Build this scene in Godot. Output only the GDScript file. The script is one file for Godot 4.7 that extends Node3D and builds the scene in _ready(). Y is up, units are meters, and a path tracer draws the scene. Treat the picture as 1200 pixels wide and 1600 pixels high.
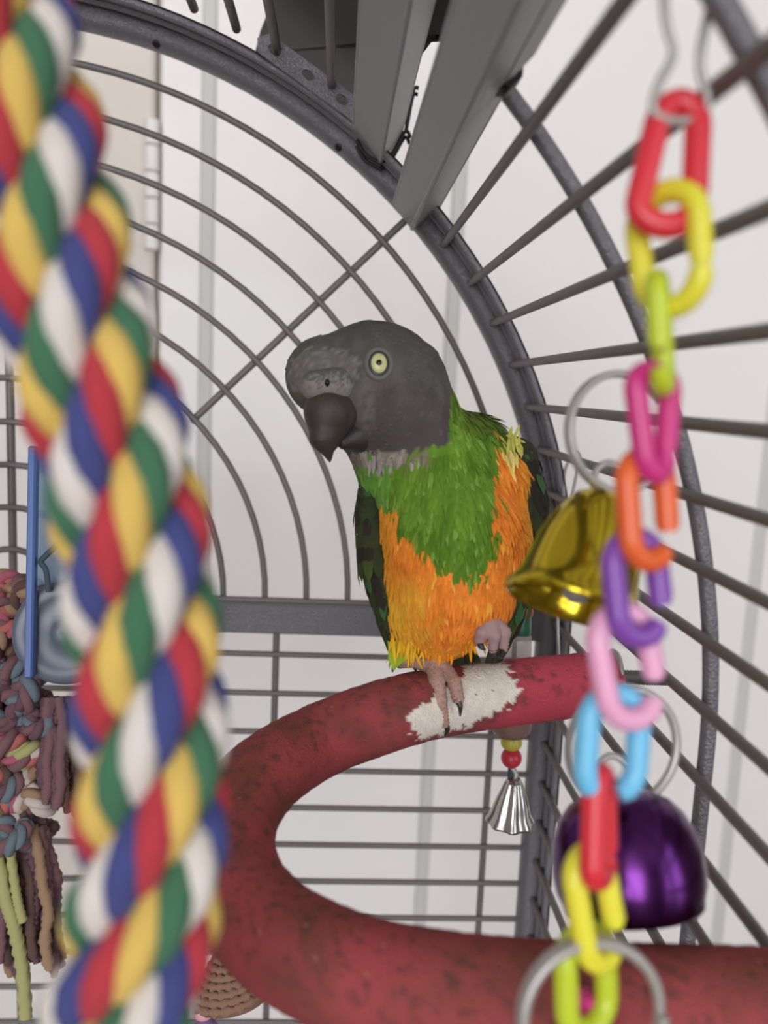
extends Node3D

# ------------------------------------------------------------------ camera numbers
const F := 1341.56                       # focal length in pixels of the 1200 x 1600 frame
const UP_Y := 1.3                        # height of the cage arch centre above the room floor
const D := 0.0245                        # spacing of the cage wires
const S := 0.37 / 1341.56                # metres per pixel at the parrot
var CB: Basis
var CP: Vector3
var rng := RandomNumberGenerator.new()
var nz := FastNoiseLite.new()
var taken := {}
var M := {}

# ------------------------------------------------------------------ small helpers
func V(x, y, z) -> Vector3:
	return Vector3(x, y + UP_Y, z)

func U(x: float, y: float, dep: float) -> Vector3:      # a point the photograph shows at (x, y), at that depth
	return CP + CB * Vector3((x - 600.0) / F * dep, -(y - 800.0) / F * dep, -dep)

func on_axis(x: float, y: float, axis: int, at: float) -> Vector3:
	var v := CB * Vector3((x - 600.0) / F, -(y - 800.0) / F, -1.0)
	return CP + v * ((at - CP[axis]) / v[axis])

func on_plane(x: float, y: float, n: Vector3, o: Vector3) -> Vector3:
	var v := CB * Vector3((x - 600.0) / F, -(y - 800.0) / F, -1.0)
	return CP + v * (n.dot(o - CP) / n.dot(v))

func depth_of(p: Vector3) -> float:
	return -(CB.inverse() * (p - CP)).z

func lin(r: float, g: float, b: float) -> Color:          # photographed sRGB 0..255 to a linear base colour
	return Color(r / 255.0, g / 255.0, b / 255.0).srgb_to_linear()

func numbered(n: String) -> String:
	var k: int = taken.get(n, 0)
	taken[n] = k + 1
	return n if k == 0 else "%s_%03d" % [n, k]

func tag(o: Node, label := "", category := "", group := "", kind := "") -> void:
	if label: o.set_meta("label", label)
	if category: o.set_meta("category", category)
	if group: o.set_meta("group", group)
	if kind: o.set_meta("kind", kind)

func thing(called: String, label: String, category: String, at := Vector3.ZERO, group := "") -> Node3D:
	var o := Node3D.new()
	o.name = numbered(called)
	add_child(o)
	o.position = at
	tag(o, label, category, group)
	return o

# mesh collector -----------------------------------------------------
class MB:
	var v := PackedVector3Array()
	var n := PackedVector3Array()
	var c := PackedColorArray()
	var uv := PackedVector2Array()
	var i := PackedInt32Array()
	var col := Color(1, 1, 1)
	func add(p: Vector3, nn: Vector3, u := Vector2.ZERO) -> int:
		v.append(p); n.append(nn); c.append(col); uv.append(u)
		return v.size() - 1
	func tri(a: int, b: int, d: int) -> void:
		i.append(a); i.append(b); i.append(d)
	func flat(pts: Array, out: Vector3) -> void:           # a flat polygon, wound to face «out»
		var nn: Vector3 = (pts[1] - pts[0]).cross(pts[2] - pts[0]).normalized()
		var turn := nn.dot(out) > 0.0
		if not turn: nn = -nn
		var s := v.size()
		for p in pts: add(p, nn)
		for k in range(1, pts.size() - 1):
			if turn: tri(s, s + k + 1, s + k)
			else: tri(s, s + k, s + k + 1)
	func mesh() -> ArrayMesh:
		var a := []
		a.resize(Mesh.ARRAY_MAX)
		a[Mesh.ARRAY_VERTEX] = v; a[Mesh.ARRAY_NORMAL] = n; a[Mesh.ARRAY_COLOR] = c
		a[Mesh.ARRAY_TEX_UV] = uv; a[Mesh.ARRAY_INDEX] = i
		var m := ArrayMesh.new()
		m.add_surface_from_arrays(Mesh.PRIMITIVE_TRIANGLES, a)
		return m

func put(called: String, mb: MB, mat: Material, parent: Node3D = null, label := "") -> MeshInstance3D:
	var o := MeshInstance3D.new()
	o.name = called if parent else numbered(called)
	o.mesh = mb.mesh()
	o.material_override = null
	o.mesh.surface_set_material(0, mat)
	(parent if parent else self).add_child(o, true)
	if label: o.set_meta("label", label)
	return o

func tube(mb: MB, pts: PackedVector3Array, r, sides := 8, cap := true, closed := false, twist := 0.0, amp := 0.0, lobes := 2) -> void:
	var n := pts.size()
	var first := mb.v.size()
	var nn := Vector3.ZERO
	var along := 0.0
	var t0 := (pts[1] - pts[0]).normalized()
	if closed: t0 = (pts[1] - pts[n - 1]).normalized()
	nn = t0.cross(Vector3(0.31, 0.92, 0.25)).normalized()
	if nn.length() < 0.5: nn = t0.cross(Vector3.RIGHT).normalized()
	var rings := n + 1 if closed else n
	for k in rings:
		var kk := k % n
		var t: Vector3
		if closed: t = (pts[(kk + 1) % n] - pts[(kk - 1 + n) % n]).normalized()
		else: t = (pts[mini(k + 1, n - 1)] - pts[maxi(k - 1, 0)]).normalized()
		nn = (nn - t * nn.dot(t)).normalized()
		var b := t.cross(nn)
		if k > 0: along += pts[kk].distance_to(pts[(k - 1) % n])
		var rr: float = r if r is float else r[kk]
		for j in sides + 1:
			var a := TAU * j / sides
			var dir := nn * cos(a) + b * sin(a)
			var q := rr
			if amp > 0.0: q *= 1.0 + amp * cos(lobes * a + along * twist)
			mb.add(pts[kk] + dir * q, dir, Vector2(along, float(j) / sides))
	for k in rings - 1:
		for j in sides:
			var a := first + k * (sides + 1) + j
			var e := a + sides + 1
			mb.tri(a, e, e + 1)
			mb.tri(a, e + 1, a + 1)
	if cap and not closed:
		for end in 2:
			var k: int = 0 if end == 0 else n - 1
			var t: Vector3 = (pts[0] - pts[1]).normalized() if end == 0 else (pts[n - 1] - pts[n - 2]).normalized()
			var base := first + k * (sides + 1)
			var ring := []
			for j in sides: ring.append(mb.v[base + j])
			mb.flat(ring, t)

func spline(ctrl: Array, n: int) -> PackedVector3Array:     # Catmull-Rom through the points
	var out := PackedVector3Array()
	var m := ctrl.size()
	for k in n + 1:
		var x := float(k) / n * (m - 1)
		var a := mini(int(x), m - 2)
		var f := x - a
		var p0: Vector3 = ctrl[maxi(a - 1, 0)]
		var p1: Vector3 = ctrl[a]
		var p2: Vector3 = ctrl[a + 1]
		var p3: Vector3 = ctrl[mini(a + 2, m - 1)]
		out.append(p1.cubic_interpolate(p2, p0, p3, f))
	return out

func even(pts: PackedVector3Array, step: float) -> PackedVector3Array:
	var out := PackedVector3Array([pts[0]])
	var left := step
	for k in range(1, pts.size()):
		var a := pts[k - 1]
		var b := pts[k]
		var l := a.distance_to(b)
		var at := 0.0
		while l - at >= left:
			at += left
			out.append(a.lerp(b, at / l))
			left = step
		left -= l - at
	if out[out.size() - 1].distance_to(pts[pts.size() - 1]) > step * 0.3: out.append(pts[pts.size() - 1])
	return out

func lathe(mb: MB, prof: Array, x: Transform3D, sides := 40, flutes := 0, depth := 0.0) -> void:   # prof: Vector2(radius, height)
	var first := mb.v.size()
	for k in prof.size():
		var p: Vector2 = prof[k]
		var t: Vector2 = (prof[mini(k + 1, prof.size() - 1)] - prof[maxi(k - 1, 0)]).normalized()
		for j in sides + 1:
			var a := TAU * j / sides
			var q := p.x
			if flutes: q *= 1.0 + depth * cos(flutes * a)
			var nn := Vector3(cos(a) * t.y, -t.x, sin(a) * t.y)
			if flutes:
				var da := -depth * flutes * sin(flutes * a)
				nn += Vector3(-sin(a), 0, cos(a)) * (-da) * absf(t.y)
			mb.add(x * Vector3(cos(a) * q, p.y, sin(a) * q), (x.basis * nn).normalized(), Vector2(float(j) / sides, p.y))
	for k in prof.size() - 1:
		for j in sides:
			var a := first + k * (sides + 1) + j
			var e := a + sides + 1
			mb.tri(a, e + 1, e)
			mb.tri(a, a + 1, e + 1)

func box(mb: MB, size: Vector3, x: Transform3D, bev := 0.001) -> void:      # a box with chamfered edges
	var h := size * 0.5
	var vert := func(s: Vector3, ax: int) -> Vector3:
		var p := Vector3(s.x * (h.x - bev), s.y * (h.y - bev), s.z * (h.z - bev))
		p[ax] = s[ax] * h[ax]
		return x * p
	for ax in 3:
		var b := (ax + 1) % 3
		var c := (ax + 2) % 3
		for s in [-1.0, 1.0]:
			var pts := []
			for q in [[-1, -1], [1, -1], [1, 1], [-1, 1]]:
				var sg := Vector3.ZERO
				sg[ax] = s; sg[b] = q[0]; sg[c] = q[1]
				pts.append(vert.call(sg, ax))
			var out := Vector3.ZERO
			out[ax] = s
			mb.flat(pts, x.basis * out)
			for s2 in [-1.0, 1.0]:                       # edge between faces ax and b, running along c
				var e := []
				for w in [-1.0, 1.0]:
					var sg := Vector3.ZERO
					sg[ax] = s; sg[b] = s2; sg[c] = w
					if w < 0: e.append(vert.call(sg, ax)); e.append(vert.call(sg, b))
					else: e.append(vert.call(sg, b)); e.append(vert.call(sg, ax))
				var o2 := out
				o2[b] = s2
				mb.flat(e, x.basis * o2)
	for sx in [-1.0, 1.0]:
		for sy in [-1.0, 1.0]:
			for sz in [-1.0, 1.0]:
				var sg := Vector3(sx, sy, sz)
				mb.flat([vert.call(sg, 0), vert.call(sg, 1), vert.call(sg, 2)], x.basis * sg)

func prism(mb: MB, poly: Array, n: Vector3, thick: float) -> void:          # a flat outline given its thickness along n
	var top := []
	var bot := []
	var mid := Vector3.ZERO
	for p in poly:
		top.append(p + n * thick * 0.5); bot.append(p - n * thick * 0.5); mid += p / poly.size()
	mb.flat(top, n)
	mb.flat(bot, -n)
	for k in poly.size():
		var e := (k + 1) % poly.size()
		mb.flat([top[k], top[e], bot[e], bot[k]], (poly[k] + poly[e]) * 0.5 - mid)

func ball(mb: MB, at: Vector3, r: float, stretch := Vector3.ONE, seg := 20) -> void:
	var prof := []
	for k in 13:
		var a := -PI / 2 + PI * k / 12.0
		prof.append(Vector2(maxf(cos(a) * r, 1e-5), sin(a) * r))
	lathe(mb, prof, Transform3D(Basis.from_scale(stretch), at), seg)

# surface nets -----------------------------------------------------------
# caps: rows of [ax, ay, az, bx, by, bz, ra, rb]
func field(p: Vector3, caps: Array, k: float) -> float:
	var d := 1e9
	for c in caps:
		var a: Vector3 = c[0]
		var ab: Vector3 = c[1]
		var t: float = clampf((p - a).dot(ab) * c[4], 0.0, 1.0)
		var e: float = p.distance_to(a + ab * t) - lerpf(c[2], c[3], t)
		var h := k - absf(d - e)
		d = minf(d, e)
		if h > 0.0: d -= h * h / (4.0 * k)
	return d

func cap(a: Vector3, b: Vector3, ra: float, rb: float) -> Array:
	var ab := b - a
	return [a, ab, ra, rb, 1.0 / maxf(ab.length_squared(), 1e-12)]

func nets(mb: MB, caps: Array, k: float, h: float, paint = null, bump = null) -> void:
	var lo := Vector3.ONE * 1e9
	var hi := -lo
	for c in caps:
		for q in [[c[0], c[2]], [c[0] + c[1], c[3]]]:
			lo = lo.min(q[0] - Vector3.ONE * (q[1] + k * 0.4 + h * 2))
			hi = hi.max(q[0] + Vector3.ONE * (q[1] + k * 0.4 + h * 2))
	var B := 4
	var bx := int(ceil((hi.x - lo.x) / h / B)) + 1
	var by := int(ceil((hi.y - lo.y) / h / B)) + 1
	var bz := int(ceil((hi.z - lo.z) / h / B)) + 1
	var nx := bx * B
	var ny := by * B
	var nzz := bz * B
	var f := PackedFloat32Array()
	f.resize(nx * ny * nzz)
	var lim := h * B * 0.5 * 1.732 * 1.5
	var active := []
	for z in bz:
		for y in by:
			for x in bx:
				var d := field(lo + Vector3(x * B + 1.5, y * B + 1.5, z * B + 1.5) * h, caps, k)
				var far := absf(d) > lim
				if not far: active.append(Vector3i(x, y, z))
				for zz in B:
					for yy in B:
						var row := ((z * B + zz) * ny + y * B + yy) * nx + x * B
						for xx in B:
							f[row + xx] = d if far else field(lo + Vector3(x * B + xx, y * B + yy, z * B + zz) * h, caps, k)
	var at := {}
	var first := mb.v.size()
	var sx := 1
	var sy := nx
	var sz := nx * ny
	for blk in active:
		for zz in B:
			for yy in B:
				for xx in B:
					var x: int = blk.x * B + xx
					var y: int = blk.y * B + yy
					var z: int = blk.z * B + zz
					if x >= nx - 1 or y >= ny - 1 or z >= nzz - 1: continue
					var g := (z * ny + y) * nx + x
					var e := [f[g], f[g + sx], f[g + sy], f[g + sx + sy], f[g + sz], f[g + sx + sz], f[g + sy + sz], f[g + sx + sy + sz]]
					var neg := 0
					for q in 8:
						if e[q] < 0.0: neg += 1
					if neg == 0 or neg == 8: continue
					var p := Vector3.ZERO
					var cnt := 0
					for q in 8:
						for bit in [1, 2, 4]:
							if q & bit: continue
							var w: int = q | bit
							if (e[q] < 0.0) == (e[w] < 0.0): continue
							var t: float = e[q] / (e[q] - e[w])
							var a := Vector3(q & 1, (q >> 1) & 1, (q >> 2) & 1)
							var b := Vector3(w & 1, (w >> 1) & 1, (w >> 2) & 1)
							p += a.lerp(b, t)
							cnt += 1
					at[g] = mb.add(lo + (Vector3(x, y, z) + p / cnt) * h, Vector3.ZERO)
	for g in at:
		for ax in 3:
			var s: int = [sx, sy, sz][ax]
			var s1: int = [sy, sz, sx][ax]
			var s2: int = [sz, sx, sy][ax]
			var a: float = f[g]
			var b: float = f[g + s]
			if (a < 0.0) == (b < 0.0): continue
			if not (at.has(g - s1) and at.has(g - s2) and at.has(g - s1 - s2)): continue
			var q := [at[g], at[g - s1], at[g - s1 - s2], at[g - s2]]
			if a < 0.0: q = [q[0], q[3], q[2], q[1]]
			mb.tri(q[0], q[1], q[2])
			mb.tri(q[0], q[2], q[3])
	for t in range(0, mb.i.size(), 3):
		if mb.i[t] < first: continue
		var a := mb.v[mb.i[t]]
		var nn := -(mb.v[mb.i[t + 1]] - a).cross(mb.v[mb.i[t + 2]] - a)
		for q in 3: mb.n[mb.i[t + q]] += nn
	for q in range(first, mb.v.size()):
		mb.n[q] = mb.n[q].normalized()
		if paint: mb.c[q] = paint.call(mb.v[q])
		if bump: mb.v[q] += mb.n[q] * bump.call(mb.v[q])

# ------------------------------------------------------------------ materials
func noise_tex(freq: float, as_normal := false, strength := 4.0, seedn := 1, kind := FastNoiseLite.TYPE_SIMPLEX_SMOOTH, oct := 4) -> NoiseTexture2D:
	var t := NoiseTexture2D.new()
	t.width = 512; t.height = 512; t.seamless = true
	t.as_normal_map = as_normal
	t.bump_strength = strength
	var n := FastNoiseLite.new()
	n.seed = seedn; n.frequency = freq; n.noise_type = kind; n.fractal_octaves = oct
	t.noise = n
	return t

func mat(c: Color, rough := 0.6, metal := 0.0) -> StandardMaterial3D:       # c is linear
	var m := StandardMaterial3D.new()
	m.albedo_color = c.linear_to_srgb()
	m.roughness = rough
	m.metallic = metal
	return m

func tri_normal(m: StandardMaterial3D, tex: Texture2D, scale: float, amount := 1.0) -> void:
	m.normal_enabled = true
	m.normal_texture = tex
	m.normal_scale = amount
	m.uv1_triplanar = true
	m.uv1_scale = Vector3.ONE * scale

func make_materials() -> void:
	var hammer := noise_tex(0.03, true, 6.0, 3)
	M.cage = mat(lin(124, 121, 127), 0.38, 0.4); tri_normal(M.cage, hammer, 40.0, 2.2)
	M.wire = mat(lin(108, 102, 100), 0.5, 0.15)
	M.rail = mat(lin(142, 142, 142), 0.5, 0.2); tri_normal(M.rail, hammer, 40.0, 0.35)
	M.black = mat(lin(19, 19, 20), 0.55, 0.1)
	M.steel = mat(lin(190, 188, 186), 0.25, 1.0)
	M.bolt = mat(lin(96, 94, 94), 0.45, 0.4)
	M.zinc = mat(lin(176, 172, 168), 0.4, 0.45)
	M.white_wall = mat(lin(246, 242, 238), 0.7); tri_normal(M.white_wall, noise_tex(0.02, true, 1.5, 5), 4.0, 0.2)
	M.tan_wall = mat(lin(140, 130, 120), 0.8)
	M.door_white = mat(lin(248, 244, 241), 0.45)
	M.case = mat(lin(228, 220, 210), 0.55)
	M.strip = mat(lin(212, 210, 206), 0.55)
	M.ceiling = mat(lin(240, 240, 238), 0.9)
	M.floor = mat(lin(140, 118, 98), 0.6)
	M.frame = mat(lin(235, 235, 235), 0.4)
	M.glass = StandardMaterial3D.new()
	M.glass.transparency = BaseMaterial3D.TRANSPARENCY_ALPHA
	M.glass.albedo_color = Color(1, 1, 1, 0.06)
	M.glass.roughness = 0.0
	M.plumage = mat(Color(1, 1, 1), 0.75)
	M.plumage.vertex_color_use_as_albedo = true
	M.plumage.metallic_specular = 0.25
	M.skin = mat(Color(1, 1, 1), 0.6)
	M.skin.vertex_color_use_as_albedo = true
	M.skin.metallic_specular = 0.3
	M.perch = mat(Color(1, 1, 1), 0.8)
	M.perch.vertex_color_use_as_albedo = true
	M.perch.metallic_specular = 0.3
	tri_normal(M.perch, noise_tex(0.05, true, 8.0, 9), 30.0, 0.9)
	M.beak = mat(lin(60, 52, 48), 0.55); tri_normal(M.beak, noise_tex(0.02, true, 3.0, 12), 60.0, 0.5)
	M.claw = mat(lin(52, 46, 44), 0.35)
	M.iris = mat(lin(196, 198, 142), 0.3)
	M.pupil = mat(lin(20, 20, 18), 0.1)
	M.eyering = mat(lin(100, 96, 92), 0.6)
	var cotton := noise_tex(0.06, true, 6.0, 21)
	for e in [["red", 176, 52, 62], ["yellow", 214, 180, 92], ["green", 62, 108, 78], ["white", 214, 206, 198], ["blue", 62, 68, 124]]:
		var m := mat(lin(e[1], e[2], e[3]), 0.95)
		tri_normal(m, cotton, 60.0, 0.8)
		m.rim_enabled = true; m.rim = 0.3
		M["cotton_" + e[0]] = m
	for e in [["red", 216, 48, 60], ["yellow", 232, 220, 62], ["lime", 190, 206, 50], ["magenta", 200, 50, 124], ["orange", 226, 98, 42], ["purple", 124, 70, 164], ["pink", 232, 164, 198], ["blue", 110, 190, 228]]:
		var m := mat(lin(e[1], e[2], e[3]), 0.32)
		m.subsurf_scatter_enabled = true; m.subsurf_scatter_strength = 0.15
		M["plastic_" + e[0]] = m
	M.gold = mat(lin(196, 172, 48), 0.16, 1.0)
	M.purple_metal = mat(lin(84, 40, 100), 0.24, 1.0)
	M.clear = mat(lin(200, 190, 182), 0.4)
	M.clear.transparency = BaseMaterial3D.TRANSPARENCY_ALPHA
	M.clear.albedo_color.a = 0.55
	M.blue_acrylic = mat(lin(66, 94, 152), 0.2)
	M.pale_acrylic = mat(lin(130, 160, 190), 0.2)
	M.pale_acrylic.transparency = BaseMaterial3D.TRANSPARENCY_ALPHA
	M.pale_acrylic.albedo_color.a = 0.6
	M.disc = mat(lin(88, 95, 110), 0.35)
	M.cord = mat(lin(60, 74, 82), 0.9)
	M.sisal = mat(lin(146, 112, 92), 0.95); tri_normal(M.sisal, noise_tex(0.08, true, 10.0, 31), 60.0, 1.0)
	M.straw = mat(lin(196, 180, 140), 0.85)
	M.yarn_mixed = mat(Color(1, 1, 1), 0.95)
	M.yarn_mixed.vertex_color_use_as_albedo = true
	tri_normal(M.yarn_mixed, cotton, 90.0, 1.0)
	for e in [["mauve", 116, 84, 88], ["brown", 90, 68, 60], ["tan", 150, 122, 96], ["rose", 158, 92, 108], ["lime", 164, 162, 108], ["cream", 196, 184, 174], ["teal", 100, 114, 122], ["coral", 172, 100, 94], ["plum", 100, 72, 82]]:
		var m := mat(lin(e[1], e[2], e[3]), 0.95)
		tri_normal(m, cotton, 90.0, 0.8)
		M["yarn_" + e[0]] = m

# ------------------------------------------------------------------ the scene
func _ready() -> void:
	rng.seed = 7
	nz.seed = 4
	nz.frequency = 1.0
	nz.fractal_octaves = 3
	# camera
	CB = Basis.from_euler(Vector3(-0.1420148, -0.0587336, 0.0445282))
	CP = V(0.18638, 0.125756, 0.500477)
	var cam := Camera3D.new()
	cam.name = "camera"
	var ca := CameraAttributesPhysical.new()
	ca.frustum_focal_length = 24.0 / (2.0 * 800.0 / F)
	ca.frustum_focus_distance = 0.375
	ca.exposure_aperture = 4.6
	ca.frustum_near = 0.02
	ca.frustum_far = 50.0
	cam.attributes = ca
	cam.fov = rad_to_deg(2.0 * atan(800.0 / F))
	cam.transform = Transform3D(CB, CP)
	add_child(cam)
	cam.current = true
	# sky, daylight, exposure
	var we := WorldEnvironment.new()
	we.name = "environment"
	var env := Environment.new()
	env.background_mode = Environment.BG_SKY
	env.sky = Sky.new()
	var sm := ProceduralSkyMaterial.new()
	sm.sky_top_color = Color(0.72, 0.80, 0.92)
	sm.sky_horizon_color = Color(0.92, 0.94, 0.97)
	sm.ground_horizon_color = Color(0.75, 0.76, 0.76)
	sm.ground_bottom_color = Color(0.42, 0.43, 0.40)
	sm.sky_energy_multiplier = 1.2
	sm.ground_energy_multiplier = 0.6
	env.sky.sky_material = sm
	env.tonemap_mode = Environment.TONE_MAPPER_LINEAR
	env.tonemap_exposure = 1.16
	env.sdfgi_enabled = true; env.ssao_enabled = true; env.ssil_enabled = true
	we.environment = env
	add_child(we)
	window_light("window_daylight", Vector3(-0.35, 1.62, 2.72), 0.0, Vector2(1.5, 1.5), 4.0)
	window_light("window_daylight", Vector3(1.52, 1.6, 1.5), PI / 2, Vector2(1.2, 1.4), 0.95)
	make_materials()
	room()
	cage()
	top_tray()
	perch()
	parrot()
	rope()
	chain()
	bells()
	bead_toy()
	knot_toy()
	blue_toy()
	woven_toy()

func window_light(called: String, at: Vector3, turn: float, size: Vector2, energy: float) -> void:
	var l := AreaLight3D.new()
	l.name = numbered(called)
	l.area_size = size
	l.light_energy = energy
	l.light_color = Color(0.985, 0.99, 1.0)
	l.area_range = 12.0
	l.area_attenuation = 2.0
	l.shadow_enabled = true
	l.position = at
	l.rotation.y = turn
	add_child(l)

func struct(called: String, mb: MB, m: Material) -> MeshInstance3D:
	var o := put(called, mb, m)
	o.set_meta("kind", "structure")
	return o

func slab(called: String, at: Vector3, size: Vector3, m: Material, bev := 0.001) -> MeshInstance3D:
	var mb := MB.new()
	box(mb, size, Transform3D(Basis(), at), bev)
	return struct(called, mb, m)

func room() -> void:
	var zb := -0.35
	slab("floor", Vector3(0, -0.05, 1.2), Vector3(3.6, 0.1, 3.5), M.floor)
	slab("ceiling", Vector3(0, 2.55, 1.2), Vector3(3.6, 0.1, 3.5), M.ceiling)
	slab("wall_back", Vector3(0, 1.25, zb - 0.05), Vector3(3.6, 2.6, 0.1), M.white_wall)
	slab("wall_left", Vector3(-1.7, 1.25, 1.2), Vector3(0.1, 2.6, 3.2), M.tan_wall)
	# front and left walls, each with a window opening
	for w in 2:
		var c: Vector3 = [Vector3(-0.35, 1.62, 2.85), Vector3(1.65, 1.6, 1.5)][w]
		var sz: Vector2 = [Vector2(1.5, 1.5), Vector2(1.2, 1.4)][w]
		var mb := MB.new()
		var lo: float = [-1.8, -0.5][w]
		var hi: float = [1.8, 2.9][w]
		var mid: float = c.x if w == 0 else c.z
		var a0 := mid - sz.x / 2
		var a1 := mid + sz.x / 2
		for q in [[lo, a0, -0.1, 2.6], [a1, hi, -0.1, 2.6], [a0, a1, -0.1, c.y - sz.y / 2], [a0, a1, c.y + sz.y / 2, 2.6]]:
			var s := Vector3(q[1] - q[0], q[3] - q[2], 0.1)
			var p := Vector3((q[0] + q[1]) / 2, (q[2] + q[3]) / 2, c.z)
			if w == 1:
				s = Vector3(0.1, s.y, s.x)
				p = Vector3(c.x, p.y, (q[0] + q[1]) / 2)
			box(mb, s, Transform3D(Basis(), p), 0.001)
		struct(["wall_front", "wall_right"][w], mb, M.tan_wall)
		var fr := MB.new()
		var turn := Basis() if w == 0 else Basis(Vector3.UP, PI / 2)
		for e in [-1, 0, 1]:
			box(fr, Vector3(0.05, sz.y, 0.06), Transform3D(turn, c + turn * Vector3(e * (sz.x / 2 - 0.025), 0, 0)), 0.004)
		for e in [-1, 1]:
			box(fr, Vector3(sz.x, 0.05, 0.06), Transform3D(turn, c + turn * Vector3(0, e * (sz.y / 2 - 0.025), 0)), 0.004)
		var win := struct("window_%d" % (w + 1), fr, M.frame)
		for e in [-1, 1]:
			var g := MB.new()
			box(g, Vector3(sz.x / 2 - 0.07, sz.y - 0.1, 0.006), Transform3D(turn, c + turn * Vector3(e * (sz.x / 4), 0, 0)), 0.001)
			put("pane", g, M.glass, win)
	# the white door behind the cage: leaf, casing, hinge, panel beads
	var x0 := on_axis(248, 300, 2, zb).x
	var x1 := on_axis(1188, 640, 2, zb).x
	slab("trim_1", Vector3(x0 - 0.05, 1.25, zb + 0.012), Vector3(0.1, 2.5, 0.024), M.case, 0.003)
	var leaf := slab("door_1", Vector3((x0 + x1) / 2 + 0.002, 1.25, zb + 0.009), Vector3(x1 - x0 - 0.004, 2.5, 0.018), M.door_white, 0.003)
	for px in [[325, 300], [712, 400]]:
		var xx := on_axis(px[0], px[1], 2, zb + 0.018).x
		var b := MB.new()
		box(b, Vector3(0.013, 2.4, 0.005), Transform3D(Basis(), Vector3(xx, 1.25, zb + 0.0195)), 0.002)
		put("bead_strip", b, M.strip, leaf)
	var hg := MB.new()
	for k in 5:
		var pr := [Vector2(1e-4, -0.011), Vector2(0.006, -0.011), Vector2(0.0065, -0.009), Vector2(0.0065, 0.009), Vector2(0.006, 0.011), Vector2(1e-4, 0.011)]
		lathe(hg, pr, Transform3D(Basis(), Vector3(x0 - 0.001, on_axis(248, 300, 2, zb).y - 0.046 + k * 0.023, zb + 0.026)), 14)
	put("hinge", hg, M.door_white, leaf)
	slab("trim_2", Vector3(x1 + 0.006, 1.25, zb + 0.008), Vector3(0.014, 2.5, 0.016), M.strip, 0.002)
	var kick := slab("baseboard_back", Vector3(0, 0.06, zb + 0.03), Vector3(3.3, 0.12, 0.02), M.frame, 0.003)

func arc_pts(r: float, a0: float, a1: float, z: float, n: int) -> PackedVector3Array:
	var o := PackedVector3Array()
	for k in n + 1:
		var a := deg_to_rad(lerpf(a0, a1, float(k) / n))
		o.append(V(cos(a) * r, sin(a) * r, z))
	return o

func rod(parent: Node3D, called: String, pts: PackedVector3Array, r: float, m: Material, sides := 10) -> void:
	var mb := MB.new()
	tube(mb, pts, r, sides)
	put(called, mb, m, parent)

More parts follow.
